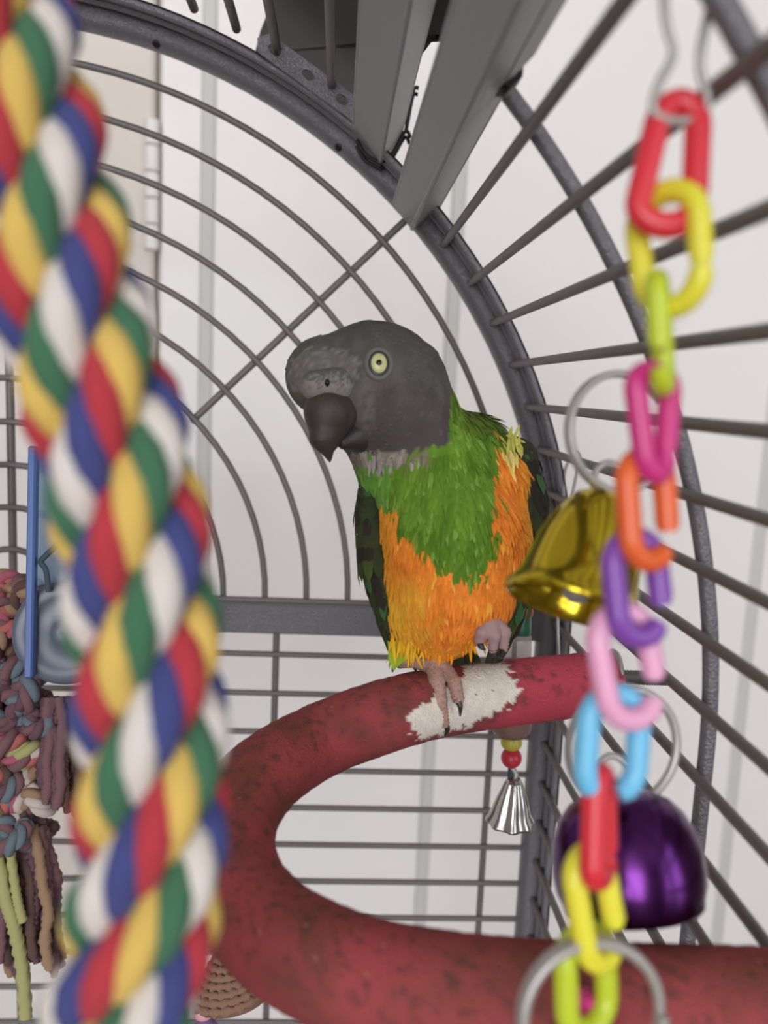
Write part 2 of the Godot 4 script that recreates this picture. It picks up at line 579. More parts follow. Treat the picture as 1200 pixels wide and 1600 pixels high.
func cage() -> void:
	var c := thing("bird_cage", "dark grey dome topped metal bird cage with curved wires around the parrot", "cage")
	var low := -0.62
	var back := 0.62
	# the round tube that arches over the back and runs down as the two rear posts
	var arch := PackedVector3Array([V(0.320, low, 0), V(0.320, -0.3, 0), V(0.320, -0.1, 0)])
	arch.append_array(arc_pts(0.320, 0, 180, 0, 80))
	arch.append_array(PackedVector3Array([V(-0.320, -0.1, 0), V(-0.320, -0.3, 0), V(-0.320, low, 0)]))
	var mb := MB.new()
	tube(mb, arch, 0.0085, 18)
	var fr := put("arch_frame", mb, M.cage, c)
	# the flat band beside the tube and its two raised ribs
	mb = MB.new()
	var ring := []
	for p in arch: ring.append(p)
	for k in ring.size() - 1:
		for lay in 2:
			var sh := 1.0 if lay == 0 else -1.0
			var q := []
			for e in [k, k + 1]:
				var o: Vector3 = ring[e]
				var dirr := Vector3(o.x, maxf(o.y - UP_Y, 0.0), 0).normalized()
				q.append(o + dirr * (0.0035 + 0.0012 * -sh) + Vector3(0, 0, 0.004))
				q.append(o + dirr * (0.0035 + 0.0012 * -sh) + Vector3(0, 0, 0.029))
			var out := -Vector3(ring[k].x, ring[k].y - UP_Y, 0) * sh
			mb.flat([q[0], q[1], q[3], q[2]], out)
	put("frame_band", mb, M.cage, fr)
	for zz in [0.0165, 0.0275]:
		var pts := PackedVector3Array()
		for o in ring:
			var dirr := Vector3(o.x, maxf(o.y - UP_Y, 0.0), 0).normalized()
			pts.append(o + dirr * 0.0022 + Vector3(0, 0, zz))
		rod(fr, "frame_rib", pts, 0.0021, M.cage, 8)
	for px in [[243, 78], [520, 243]]:
		var p := on_axis(px[0], px[1], 2, 0.004)
		p = V(0, 0, 0.004) + (p - V(0, 0, 0.004)).normalized() * 0.3150
		var nb := MB.new()
		box(nb, Vector3(0.006, 0.006, 0.006), Transform3D(Basis(Vector3.BACK, atan2(p.y - UP_Y, p.x)), p), 0.002)
		put("frame_clip", nb, M.black, fr)
	# back panel: concentric arcs, spokes, cross bar, grid
	for k in range(1, 13):
		var r := D * k * 1.002
		rod(c, "arc_wire", arc_pts(r, -0.5, 180.5, 0.0, 14 + k * 4), 0.0019, M.wire)
	for a in [45.0, 135.0]:
		var dirr := Vector3(cos(deg_to_rad(a)), sin(deg_to_rad(a)), 0)
		rod(c, "spoke_wire", PackedVector3Array([V(0, 0, -0.003) + dirr * D * 5.9, V(0, 0, -0.003) + dirr * 0.319]), 0.0021, M.wire)
	rod(c, "spoke_wire", PackedVector3Array([V(0, 0, -0.0035), V(0, 0.319, -0.0035)]), 0.0024, M.wire)
	rod(c, "cross_wire", PackedVector3Array([V(-0.32, -0.0005, 0.0035), V(0.32, -0.0005, 0.0035)]), 0.0019, M.wire)
	mb = MB.new()
	box(mb, Vector3(0.632, 0.0185, 0.012), Transform3D(Basis(), V(0, -0.0112, 0)), 0.0012)
	put("cross_bar", mb, M.cage, c)
	for k in 22:
		var y := -0.0345 - 0.0244 * k
		rod(c, "grid_wire", PackedVector3Array([V(-0.32, y, 0), V(0.32, y, 0)]), 0.0018, M.wire, 8)
	for x in [-0.285, -0.145, 0.0, 0.1545, 0.2885]:
		rod(c, "upright_wire", PackedVector3Array([V(x, -0.02, -0.003), V(x, low, -0.003)]), 0.0021, M.wire, 8)
	# the barrel vault and right wall: long wires from back to front
	for k in 9:
		var a := deg_to_rad(40.5 - 4.62 * k)
		var p := Vector3(cos(a), sin(a), 0) * 0.3185
		rod(c, "vault_wire", PackedVector3Array([V(p.x, p.y, 0.006), V(p.x, p.y, 0.6)]), 0.0021, M.wire)
	for k in 24:
		var y := -0.007 - 0.0256 * k
		rod(c, "side_wire", PackedVector3Array([V(0.3195, y, 0.006), V(0.3195, y, 0.6)]), 0.0021, M.wire)
	for k in 9:                                              # left half of the vault, mostly out of the picture
		var a := deg_to_rad(180 - 40.5 + 4.62 * k)
		var p := Vector3(cos(a), sin(a), 0) * 0.3185
		rod(c, "vault_wire", PackedVector3Array([V(p.x, p.y, 0.006), V(p.x, p.y, 0.6)]), 0.0021, M.wire, 6)
	for a in [57.5, 63.2, 67.2, 71.2, 76.5, 82, 87.5, 93, 98.5]:
		var p := Vector3(cos(deg_to_rad(a)), sin(deg_to_rad(a)), 0) * 0.330
		rod(c, "hatch_wire", PackedVector3Array([V(p.x, p.y, 0.028), V(p.x, p.y, 0.6)]), 0.0023, M.wire)
	# hoops outside the long wires
	for zz in [0.211, 0.331, 0.455]:
		var pts := arc_pts(0.3245, 43, 0, zz, 30)
		pts.append(V(0.3248, -0.2, zz))
		pts.append(V(0.3248, low, zz))
		rod(c, "hoop_wire", pts, 0.0029, M.cage, 12)
	# the two angle rails of the roof hatch
	var rails := [[[593, 261], [552, 214], [624, 215]], [[644, 357], [616, 317], [682, 329]]]
	for q in rails.size():
		var P := []
		for e in rails[q]: P.append(on_axis(e[0], e[1], 2, 0.006))
		var z1 := 0.47
		mb = MB.new()
		for side in [1, 2]:
			var a: Vector3 = P[0]
			var b: Vector3 = P[side]
			var len3 := Vector3(0, 0, z1)
			var w: Vector3 = (b - a).normalized()
			var nn := w.cross(Vector3.BACK).normalized()
			if nn.dot(CP - a) < 0: nn = -nn
			prism(mb, [a, b, b + len3, a + len3], nn, 0.0016)
			# rolled lip along the outer edge
			tube(mb, PackedVector3Array([b, b + len3]), 0.0011, 8)
		tube(mb, PackedVector3Array([P[0], P[0] + Vector3(0, 0, z1)]), 0.0013, 10)
		var rail := put("hatch_rail", mb, M.rail, c)
		if q == 1:
			var w2: Vector3 = (P[2] - P[0]).normalized()
			var e0: Vector3 = P[2] + Vector3(0, 0, 0.215)
			mb = MB.new()
			prism(mb, [e0 - w2 * 0.004, e0 + w2 * 0.002, e0 + w2 * 0.005 + Vector3(0, 0, 0.006), e0 + w2 * 0.005 + Vector3(0, 0, 0.24), e0 - w2 * 0.004 + Vector3(0, 0, 0.24)], w2.cross(Vector3.BACK), 0.0022)
			put("rail_flange", mb, M.rail, rail)
			mb = MB.new()
			box(mb, Vector3(0.010, 0.012, 0.012), Transform3D(Basis(Vector3.BACK, 0.75), on_axis(783, 112, 2, 0.211)), 0.002)
			put("hoop_socket", mb, M.black, rail)
	# folded wire clips between the rails
	for e in [[[640, 225], [632, 215], [610, 252], [596, 262]], [[653, 148], [645, 150], [638, 185], [634, 205]], [[557, 228], [570, 250], [590, 262], [596, 266]]]:
		var pts := []
		for k in e.size(): pts.append(on_axis(e[k][0], e[k][1], 2, 0.014))
		for off in [0.0, 0.004]:
			var sp := spline(pts, 14)
			for k in sp.size(): sp[k] += Vector3(0.0, off * 0.5, off)
			rod(c, "rail_clip", sp, 0.0011, M.black, 6)
	# pan and legs, below the picture
	mb = MB.new()
	box(mb, Vector3(0.68, 0.03, 0.66), Transform3D(Basis(), V(0, low - 0.01, 0.3)), 0.004)
	put("bottom_pan", mb, M.cage, c)
	for sx in [-1, 1]:
		for zz in [0.0, 0.6]:
			mb = MB.new()
			box(mb, Vector3(0.024, UP_Y + low - 0.02, 0.024), Transform3D(Basis(), Vector3(sx * 0.32, (UP_Y + low - 0.02) / 2, zz)), 0.002)
			put("leg", mb, M.cage, c)

func top_tray() -> void:
	var ang := deg_to_rad(57)
	var n := Vector3(cos(ang), sin(ang), 0)
	var o := V(0, 0, 0) + n * 0.352
	var t := thing("metal_tray", "black sheet metal tray lying on the roof wires at top of picture", "tray")
	var poly := []
	for e in [[402, 78], [411, 42], [452, -60], [780, -60], [740, 52], [690, 44], [640, 110], [572, 192]]:
		poly.append(on_plane(e[0], e[1], n, o))
	var mb := MB.new()
	prism(mb, poly, n, 0.006)
	put("pan", mb, M.black, t)
	mb = MB.new()
	var lip := PackedVector3Array([on_plane(408, 78, n, o) - n * 0.004, on_plane(570, 186, n, o) - n * 0.004])
	tube(mb, lip, 0.002, 8)
	put("lip", mb, M.black, t)
	# strap with oval holes along the arch
	var st := thing("perforated_strap", "grey metal strap with oval holes fixed along the arch under the black tray", "bracket")
	var n2 := Vector3.BACK
	var o2 := V(0, 0, 0.033)
	var A := on_plane(402, 60, n2, o2)
	var Bp := on_plane(560, 175, n2, o2)
	var w := (Bp - A).normalized()
	var up := w.cross(n2).normalized()
	if up.y < 0: up = -up
	var L := A.distance_to(Bp)
	var hw := 0.0054
	mb = MB.new()
	var cells := 3
	var cl := L / cells
	for k in cells:
		var ctr := A + w * cl * (k + 0.5)
		var seg := 24
		for lay in [-0.0007, 0.0007]:
			for j in seg:
				var q := []
				for e in [j, j + 1]:
					var an: float = TAU * e / seg
					var cx := cos(an)
					var cy := sin(an)
					var k2: float = 1.0 / maxf(absf(cx), absf(cy))
					var outer := ctr + w * cx * k2 * cl * 0.5 + up * cy * k2 * hw
					if k == 0 and cx * k2 < -0.9: outer += w * 0.004 * absf(cy * k2)
					q.append(ctr + w * cx * 0.0036 + up * cy * 0.0022 + n2 * lay)
					q.append(outer + n2 * lay)
				mb.flat([q[0], q[1], q[3], q[2]], n2 * signf(lay))
				if lay > 0:
					mb.flat([q[0], q[2], q[2] - n2 * 0.0014, q[0] - n2 * 0.0014], ctr - q[0])
					mb.flat([q[1], q[3], q[3] - n2 * 0.0014, q[1] - n2 * 0.0014], q[1] - ctr)
	put("plate", mb, M.cage, st)

# ------------------------------------------------------------------ perch
var BD := 0.37
const PERCH_Y := -0.003
const PERCH_R := 0.0143

func bl(px: float, py: float, z: float) -> Vector3:       # parrot's own axes; z in pixels towards the viewer
	var P := U(px, py, BD - z * S)
	return CB.inverse() * (P - U(690, 850, BD))

func uvw(p: Vector3) -> Vector3:                           # own axes back to pattern units
	return Vector3(690.0 + p.x / S, 850.0 - p.y / S, p.z / S)

func perch() -> void:
	var ctr := []
	var rad_at := []
	for e in [[1016, 1064, 0, 1.0], [900, 1071, 0, 1.0], [800, 1082, 0, 1.0], [690, 1097, 0, 1.0], [600, 1119, 0, 1.0], [500, 1157, 0.342, 1.02], [420, 1206, 0.320, 1.05], [374, 1262, 0.302, 1.07], [357, 1325, 0.286, 1.08], [372, 1392, 0.270, 1.09], [420, 1452, 0.256, 1.1], [490, 1497, 0.246, 1.11], [580, 1533, 0.238, 1.12], [720, 1560, 0.231, 1.13], [900, 1576, 0.228, 1.14], [1100, 1582, 0.228, 1.14], [1300, 1585, 0.230, 1.12], [1500, 1586, 0.232, 1.1]]:
		var v := CB * Vector3((e[0] - 600.0) / F, -(e[1] - 800.0) / F, -1.0)
		var dd: float = e[2] if e[2] > 0.0 else (UP_Y + PERCH_Y - CP.y) / v.y
		ctr.append(CP + v * dd)
		rad_at.append(e[3])
	BD = depth_of(ctr[3])
	var raw := spline(ctr, 400)
	var cut := PackedVector3Array()
	for p in raw:
		if p.x < 0.316: cut.append(p)
	var pts := even(cut, 0.0011)
	var patch := PackedVector2Array()
	for e in [[636, 1090], [668, 1070], [690, 1060], [722, 1046], [724, 1034], [745, 1028], [790, 1034], [806, 1062], [811, 1076], [798, 1092], [770, 1104], [742, 1118], [700, 1126], [686, 1133], [655, 1128], [644, 1112]]:
		patch.append(Vector2(e[0], e[1]))
	var mb := MB.new()
	var radii := PackedFloat32Array()
	for p in pts:
		var best := 1e9
		var r := 1.0
		for k in ctr.size():
			if ctr[k].distance_to(p) < best:
				best = ctr[k].distance_to(p)
				r = rad_at[k]
		radii.append(r)
	for pas in 4:                                             # smooth the swelling along the grip
		var old := radii.duplicate()
		for k in range(10, radii.size() - 10):
			var sum := 0.0
			for q in range(-10, 11): sum += old[k + q]
			radii[k] = sum / 21.0
	for k in radii.size(): radii[k] *= PERCH_R
	tube(mb, pts, radii, 110, true)
	var inv := CB.inverse()
	var o := U(690, 850, BD)
	for k in mb.v.size():
		var p := mb.v[k]
		var nn := mb.n[k]
		var big := nz.get_noise_3d(p.x * 40, p.y * 40, p.z * 40)
		var mid := nz.get_noise_3d(p.x * 190 + 7, p.y * 190, p.z * 190)
		var fine := nz.get_noise_3d(p.x * 900, p.y * 900 + 3, p.z * 900)
		var col := lin(152, 68, 72).lerp(lin(120, 66, 60), clampf(0.5 + big * 1.2, 0, 1))
		var right := clampf((p.x - 0.245) / 0.02, 0, 1) if p.z < 0.24 else 0.0
		col = col.lerp(lin(184, 70, 88), right * 0.9)
		col = col.lerp(lin(84, 58, 50), clampf(mid * 1.8 - 0.15, 0, 0.75) * clampf(0.4 + nn.y, 0, 1))
		if fine > 0.66: col = col.lerp(lin(190, 130, 126), 0.4)
		var q := inv * (p - o)
		var u := Vector2(690.0 + q.x / S, 850.0 - q.y / S)
		var worn := false
		if nn.dot(CB.z) > -0.15 and p.z < 0.24:
			var wob := Vector2(nz.get_noise_3d(p.x * 230, p.y * 230, p.z * 230), nz.get_noise_3d(p.z * 230, p.x * 230 + 9, p.y * 230)) * 13.0
			worn = Geometry2D.is_point_in_polygon(u + wob, patch)
		if worn:
			col = lin(226, 218, 206).lerp(lin(212, 204, 192), clampf(0.5 + mid, 0, 1))
			if fine > 0.6 and u.y > 1060: col = lin(140, 110, 104)
			mb.v[k] = p - nn * 0.0006
		else:
			var near := Geometry2D.is_point_in_polygon((u - Vector2(735, 1082)) * 0.72 + Vector2(735, 1082), patch) and nn.dot(CB.z) > -0.15
			if near: col = col.lerp(lin(112, 66, 58), clampf(0.35 + mid, 0, 0.7))
			mb.v[k] = p + nn * (0.00018 * fine + 0.0003 * mid)
		mb.c[k] = Color(col.r * 1.12, col.g * 1.12, col.b * 1.12)
	var t := thing("perch", "thick red horseshoe shaped perch with a worn white patch under the parrot", "perch")
	put("grip", mb, M.perch, t)
	# threaded bolt that holds the rear end to the side wires
	var e0 := pts[0]
	mb = MB.new()
	var b0 := Vector3(0.312, e0.y + 0.003, e0.z)
	var th := PackedVector3Array()
	var rr := PackedFloat32Array()
	for k in 90:
		th.append(b0 + Vector3(0.030 * k / 89.0, 0, 0))
		rr.append(0.0031 + 0.0004 * sin(k * 1.7))
	tube(mb, th, rr, 14)
	put("threaded_bolt", mb, M.bolt, t)
	mb = MB.new()
	lathe(mb, [Vector2(1e-4, -0.0012), Vector2(0.0125, -0.0012), Vector2(0.013, 0), Vector2(0.0125, 0.0012), Vector2(1e-4, 0.0012)], Transform3D(Basis(Vector3.BACK, -PI / 2), Vector3(0.3165, b0.y, b0.z)), 28)
	put("washer", mb, M.zinc, t)

# ------------------------------------------------------------------ parrot
func step_at(x: float, tab: Array) -> float:
	if x <= tab[0][0]: return tab[0][1]
	for k in range(1, tab.size()):
		if x <= tab[k][0]:
			return lerpf(tab[k - 1][1], tab[k][1], (x - tab[k - 1][0]) / (tab[k][0] - tab[k - 1][0]))
	return tab[tab.size() - 1][1]

func plum(p: Vector3, j := 0.0) -> Color:
	var q := uvw(p)
	var u := q.x
	var v := q.y
	var n1 := nz.get_noise_3d(p.x * 120, p.y * 60, p.z * 120)
	var n2 := nz.get_noise_3d(p.x * 420, p.y * 160, p.z * 420 + 5)
	var ue := u + n1 * 14.0 + j * 8.0
	var ve := v + n2 * 14.0 + j * 8.0
	var col: Color
	var head := ve < 716.0 - maxf(0.0, u - 640.0) * 0.18 and ue < 699.0 and v < 722.0
	if v < 560.0: head = true
	if head:
		col = lin(88, 84, 81).lerp(lin(76, 72, 69), clampf(0.5 + n1, 0, 1))
		if u < 500.0 and v < 640.0 : col = col.lerp(lin(84, 82, 68), 0.5)
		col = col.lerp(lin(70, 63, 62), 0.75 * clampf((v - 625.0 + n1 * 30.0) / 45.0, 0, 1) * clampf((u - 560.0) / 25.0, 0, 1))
		col = col.lerp(lin(112, 106, 102), clampf(1.0 - Vector2((u - 578.0) / 16.0, (v - 655.0) / 45.0).length(), 0, 0.55) * clampf(0.6 + n2 * 2.0, 0, 1))
		if n2 > 0.5: col = col.lerp(lin(100, 96, 92), 0.4)
	elif v < 742.0 + n2 * 20.0 and u < 660.0 + n1 * 30.0 and u > 545.0 and q.z > -40.0:
		col = lin(118, 108, 98).lerp(lin(160, 152, 146), clampf(n2 * 2.2, 0, 1))
		if n1 > 0.15: col = lin(100, 112, 56)
	else:
		var ul := step_at(ve, [[735, 555], [765, 578], [800, 606], [850, 641], [890, 690], [908, 724]])
		var ur := step_at(ve, [[670, 800], [700, 782], [720, 770], [760, 764], [800, 762], [850, 756], [890, 742], [908, 724]])
		var back: bool = q.z < -35.0
		if (ue > ul and ue < ur and ve < 908.0) or (ve < 800.0 and ue < ul):
			col = lin(98, 134, 38).lerp(lin(78, 112, 28), clampf(0.5 + n1 * 1.3, 0, 1))
			if v > 830.0: col = col.lerp(lin(78, 114, 26), 0.6)
			if u < 610.0: col = col.lerp(lin(92, 148, 66), 0.5)
			if n2 > 0.3: col = col.lerp(lin(124, 156, 66), 0.55)
			if u > 720.0 and v < 690.0: col = col.lerp(lin(84, 92, 38), 0.6)
		elif u > 772.0 and v < 722.0:
			col = lin(206, 192, 90).lerp(lin(168, 160, 66), clampf(0.5 + n2, 0, 1))
		else:
			col = lin(230, 128, 30).lerp(lin(208, 112, 26), clampf(0.5 + n1 * 1.4, 0, 1))
			var yel := clampf((v - 880.0) / 60.0, 0, 1) * clampf((676.0 - u + n1 * 30.0) / 40.0, 0, 1)
			yel = maxf(yel, clampf((u - 795.0) / 30.0, 0, 1) * 0.75)
			yel = maxf(yel, clampf((v - 990.0) / 30.0, 0, 1) * 0.5)
			yel = maxf(yel, clampf((628.0 - u) / 25.0, 0, 1) * 0.5)
			yel = maxf(yel, clampf(n2 * 2.0 - 0.5, 0, 0.6))
			col = col.lerp(lin(222, 166, 38), yel)
			if v > 1000.0 and u < 650.0: col = col.lerp(lin(150, 172, 48), clampf((v - 1000.0) / 20.0, 0, 0.9))
			if n2 < -0.45: col = col.lerp(lin(236, 168, 72), 0.6)
		if back: col = lin(78, 100, 40).lerp(lin(60, 78, 40), clampf(0.5 + n1, 0, 1))
	var gr := (col.r + col.g + col.b) / 3.0 * 0.06
	return Color(col.r * 1.16 + gr, col.g * 1.16 + gr, col.b * 1.16 + gr)

func march(caps: Array, k: float, px: float, py: float) -> Vector3:       # where the viewer's line meets the parrot
	var a := bl(px, py, 260.0)
	var b := bl(px, py, -200.0)
	var dirr := (b - a).normalized()
	var t := 0.0
	for s in 60:
		var d := field(a + dirr * t, caps, k)
		if d < 0.00005: break
		t += d * 0.8
	return a + dirr * t

func grad(p: Vector3, caps: Array, k: float) -> Vector3:
	var e := 0.0006
	return Vector3(field(p + Vector3(e, 0, 0), caps, k) - field(p - Vector3(e, 0, 0), caps, k), field(p + Vector3(0, e, 0), caps, k) - field(p - Vector3(0, e, 0), caps, k), field(p + Vector3(0, 0, e), caps, k) - field(p - Vector3(0, 0, e), caps, k)).normalized()

func pc(a: Array, b: Array) -> Array:                      # capsule from [px, py, z, r] to [px, py, z, r]
	return cap(bl(a[0], a[1], a[2]), bl(b[0], b[1], b[2]), a[3] * S, b[3] * S)

func feather(mb: MB, root: Vector3, t: Vector3, n: Vector3, l: float, w: float, lift: float, c: Color, nn: Vector3, droop := 0.3) -> void:
	var s := t.cross(n).normalized() * w * 0.5
	var base := mb.v.size()
	var dark := Color(c.r * 0.9, c.g * 0.9, c.b * 0.9)
	var rows := [[0.0, 0.35, 0.0], [0.35, 1.0, 0.75], [0.72, 0.8, 1.0]]
	for r in rows:
		var m: Vector3 = root + t * l * r[0] + n * lift * r[2]
		mb.col = dark if r[0] < 0.5 else c
		mb.add(m - s * r[1], (nn - s.normalized() * 0.25).normalized())
		mb.add(m + n * w * 0.10, nn)
		mb.add(m + s * r[1], (nn + s.normalized() * 0.25).normalized())
	mb.col = c
	mb.add(root + t * l + n * lift * (1.0 - droop), nn)
	for k in 2:
		for e in 2:
			var a := base + k * 3 + e
			mb.tri(a, a + 3, a + 4)
			mb.tri(a, a + 4, a + 1)
	mb.tri(base + 6, base + 9, base + 7)
	mb.tri(base + 7, base + 9, base + 8)

func parrot() -> void:
	var o := U(690, 850, BD)
	var t := thing("parrot", "grey headed green parrot with orange belly and pale yellow eye standing on red perch", "parrot")
	t.transform = Transform3D(CB, o)
	var K := 26.0 * S
	var caps := [
		pc([600, 612, 30, 97], [592, 604, 34, 94]),           # skull
		pc([560, 590, 42, 72], [508, 588, 56, 58]),           # forehead to the base of the beak
		pc([640, 645, 40, 58], [600, 660, 55, 52]),           # cheek
		pc([585, 690, 40, 40], [600, 720, 30, 46]),           # chin
		pc([642, 680, 10, 80], [688, 740, 0, 90]),            # neck
		pc([680, 770, 20, 92], [705, 840, 26, 102]),          # breast
		pc([705, 840, 26, 102], [702, 915, 24, 92]),          # belly
		pc([702, 915, 24, 90], [690, 972, 15, 54]),           # vent
		pc([740, 700, -8, 52], [778, 740, -4, 46]),           # right shoulder
		pc([618, 760, 0, 40], [636, 850, 10, 36]),            # left breast side
		pc([768, 765, 14, 48], [772, 840, 24, 52]),           # right breast side
		pc([645, 890, 22, 44], [640, 958, 24, 36]),           # left thigh
		pc([752, 890, 36, 50], [752, 950, 48, 34]),           # right thigh
		pc([700, 740, -60, 70], [710, 900, -80, 74]),         # back
		pc([668, 970, 22, 34], [680, 1000, 22, 20]),          # feathered shank
	]
	var mb := MB.new()
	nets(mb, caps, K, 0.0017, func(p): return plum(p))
	var skin_n := mb.v.size()
	# bare legs and toes on a finer grid, in the same mesh
	var pink := func(p: Vector3) -> Color:
		var q: Vector3 = uvw(p)
		var c: Color = lin(178, 146, 134).lerp(lin(150, 118, 104), clampf(0.5 + nz.get_noise_3d(p.x * 700, p.y * 1500, p.z * 700) * 1.4, 0, 1))
		if q.y < 1034.0 and q.x > 700.0: c = lin(160, 132, 130)
		return Color(c.r * 1.1, c.g * 1.1, c.b * 1.1)
	var scale_bump := func(p: Vector3) -> float:
		return 0.00022 * sin(p.y * 4200.0) + 0.0002 * nz.get_noise_3d(p.x * 1500, p.y * 1500, p.z * 1500)
	var toes := [
		pc([676, 1004, 18, 16], [680, 1036, 26, 17]),
		pc([678, 1038, 26, 14], [682, 1064, 50, 12]), pc([682, 1064, 50, 12], [687, 1096, 60, 11]), pc([687, 1096, 60, 11], [692, 1128, 50, 10]),
		pc([694, 1040, 24, 10], [710, 1066, 50, 10]), pc([710, 1066, 50, 10], [716, 1092, 60, 9]),
		pc([676, 1038, 24, 14], [650, 1032, 18, 12]), pc([650, 1032, 18, 12], [624, 1034, 8, 10]),
	]
	nets(mb, toes, 2.5 * S, 0.0007, pink, scale_bump)
	var fist := [
		pc([742, 958, 70, 16], [763, 974, 84, 14]),
		pc([763, 974, 84, 11], [753, 988, 94, 9]), pc([753, 988, 94, 9], [749, 1001, 88, 8]),
		pc([766, 972, 84, 11], [772, 992, 92, 9]), pc([772, 992, 92, 9], [770, 1014, 84, 7]),
		pc([768, 968, 80, 11], [788, 988, 80, 9]), pc([788, 988, 80, 9], [786, 1014, 74, 7]),
	]
	nets(mb, fist, 4.0 * S, 0.0007, pink, scale_bump)
	# cere and bare face, painted on the body's own skin
	for k in skin_n:
		var q := uvw(mb.v[k])
		var g := nz.get_noise_3d(mb.v[k].x * 500, mb.v[k].y * 500, mb.v[k].z * 500)
		if q.z > 20.0 and Vector2((q.x - 516) / 52.0, (q.y - 606) / 34.0).length() < 1.0 + g * 0.3:
			mb.c[k] = lin(104, 100, 97).lerp(lin(132, 127, 122), clampf(g * 2.0, 0, 1))
	put("body", mb, M.plumage, t)
	# plumage: small overlapping feathers over the body
	var area := PackedFloat32Array()
	var total := 0.0
	var tris := PackedInt32Array()
	for q in range(0, mb.i.size(), 3):
		if mb.i[q] >= skin_n: break
		total += (mb.v[mb.i[q + 1]] - mb.v[mb.i[q]]).cross(mb.v[mb.i[q + 2]] - mb.v[mb.i[q]]).length()
		area.append(total)
	var eye_at := march(caps, K, 592, 568)
	var beak_at := bl(516, 616, 80)
	var fb := MB.new()
	var fh := MB.new()
	for k in 20000:
		var r := rng.randf() * total
		var ti := area.bsearch(r) * 3
		if ti + 2 >= mb.i.size(): continue
		var a := mb.i[ti]
		var b := mb.i[ti + 1]
		var c := mb.i[ti + 2]
		var f1 := rng.randf()
		var f2 := rng.randf()
		if f1 + f2 > 1.0: f1 = 1.0 - f1; f2 = 1.0 - f2
		var p := mb.v[a] + (mb.v[b] - mb.v[a]) * f1 + (mb.v[c] - mb.v[a]) * f2
		var n := (mb.n[a] + (mb.n[b] - mb.n[a]) * f1 + (mb.n[c] - mb.n[a]) * f2).normalized()
		var q := uvw(p)
		var flow: Vector3
		var is_head := q.y < 712.0 and q.x < 700.0
		if is_head: flow = (p - beak_at).normalized() + Vector3(0.25, -0.25, -0.1)
		else:
			flow = Vector3((q.x - 695.0) * 0.0012, -1.0, 0.0)
			if q.y > 940.0: flow.x = (690.0 - q.x) * 0.004
		flow += Vector3(rng.randfn(0, 0.13), rng.randfn(0, 0.10), rng.randfn(0, 0.1))
		var tn := (flow - n * flow.dot(n)).normalized()
		var nn := (n + Vector3(rng.randfn(0, 0.06), rng.randfn(0, 0.06), rng.randfn(0, 0.06))).normalized()
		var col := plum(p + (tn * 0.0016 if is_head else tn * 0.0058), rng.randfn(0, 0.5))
		var tone := rng.randf_range(0.90, 1.10)
		col = Color(col.r * tone, col.g * tone, col.b * tone)
		if is_head:
			if p.distance_to(eye_at) < 0.0082: continue
			if q.z > 20.0 and Vector2((q.x - 520) / 62.0, (q.y - 612) / 44.0).length() < 1.0: continue
			feather(fh, p - n * 0.0004, tn, n, rng.randf_range(0.0030, 0.0048), 0.0013, 0.00022, col, nn)
		else:
			var l := rng.randf_range(0.006, 0.0105)
			if q.y > 975.0: l *= 0.72
			feather(fb, p - n * 0.0006, tn, n, l, rng.randf_range(0.0011, 0.0021), rng.randf_range(0.0004, 0.0011), col, nn)
	# loose tufts: yellow shoulder, belly hem, green wedge, collar
	for e in [[800, 684, 34, 9, 0.007, 176, 172, 84, 26, 0.3], [794, 712, 44, 11, 0.009, 206, 190, 110, 26, 0.05], [790, 735, 50, 11, 0.010, 222, 190, 96, 26, 0.1], [640, 985, 40, 24, 0.013, 222, 172, 44, 40, -0.1], [690, 985, 42, 34, 0.008, 224, 140, 36, 60, 0.0], [738, 972, 60, 26, 0.009, 222, 150, 40, 46, 0.1], [625, 990, 0, 10, 0.013, 150, 168, 46, 34, -0.15], [622, 900, 20, 14, 0.009, 206, 170, 60, 16, -0.5], [588, 712, 74, 13, 0.007, 142, 134, 128, 26, -0.05], [622, 716, 78, 16, 0.007, 132, 122, 114, 26, 0.0], [652, 716, 76, 13, 0.006, 118, 106, 94, 18, 0.05]]:
		for k in e[8]:
			var p := bl(e[0] + rng.randfn(0, e[3] * 0.5), e[1] + rng.randfn(0, e[3] * 0.45), e[2] + rng.randfn(0, 5))
			var n := Vector3(rng.randfn(0, 0.25), 0.1, 1.0).normalized()
			var flow := Vector3(e[9] + rng.randfn(0, 0.2), -1.0, rng.randfn(0, 0.15)).normalized()
			if e[1] < 690 and e[0] > 700: flow = Vector3(rng.randf_range(-0.1, 0.6), -0.2 if k % 5 else 0.6, 0.1).normalized() if k % 3 == 0 else Vector3(rng.randfn(0.1, 0.2), -1, 0.1).normalized()
			var tn := (flow - n * flow.dot(n)).normalized()
			var c := lin(e[5], e[6], e[7])
			var tone := rng.randf_range(1.0, 1.35)
			feather(fb, p, tn, n, e[4] * rng.randf_range(0.6, 1.15), rng.randf_range(0.0009, 0.0017), 0.001, Color(c.r * tone, c.g * tone, c.b * tone), (n + Vector3(rng.randfn(0, 0.2), 0.2, 0)).normalized())
	var pl := put("breast_plumage", fb, M.plumage, t)
	pl.set_meta("kind", "stuff")
	pl = put("head_plumage", fh, M.plumage, t)
	pl.set_meta("kind", "stuff")
	# green wedge of tail coverts beside the leg
	var wd := MB.new()
	for k in 16:
		var p := bl(613 + (k % 8) * 4.4, 962 + (k % 8) * 2.0 + (k / 8) * 14, 30 + k % 3)
		var c := lin(206 - k * 3, 172, 44) if k < 8 else lin(146, 170, 50)
		feather(wd, p, Vector3(0.03 - (k % 8) * 0.022, -1, -0.05).normalized(), Vector3(-0.1, 0, 1).normalized(), (70 - (k % 8) * 4.5) * S, 0.0042, 0.0010, Color(c.r * 1.15, c.g * 1.15, c.b * 1.15), Vector3(-0.1, 0.15, 1).normalized())
	put("flank_feathers", wd, M.plumage, t)
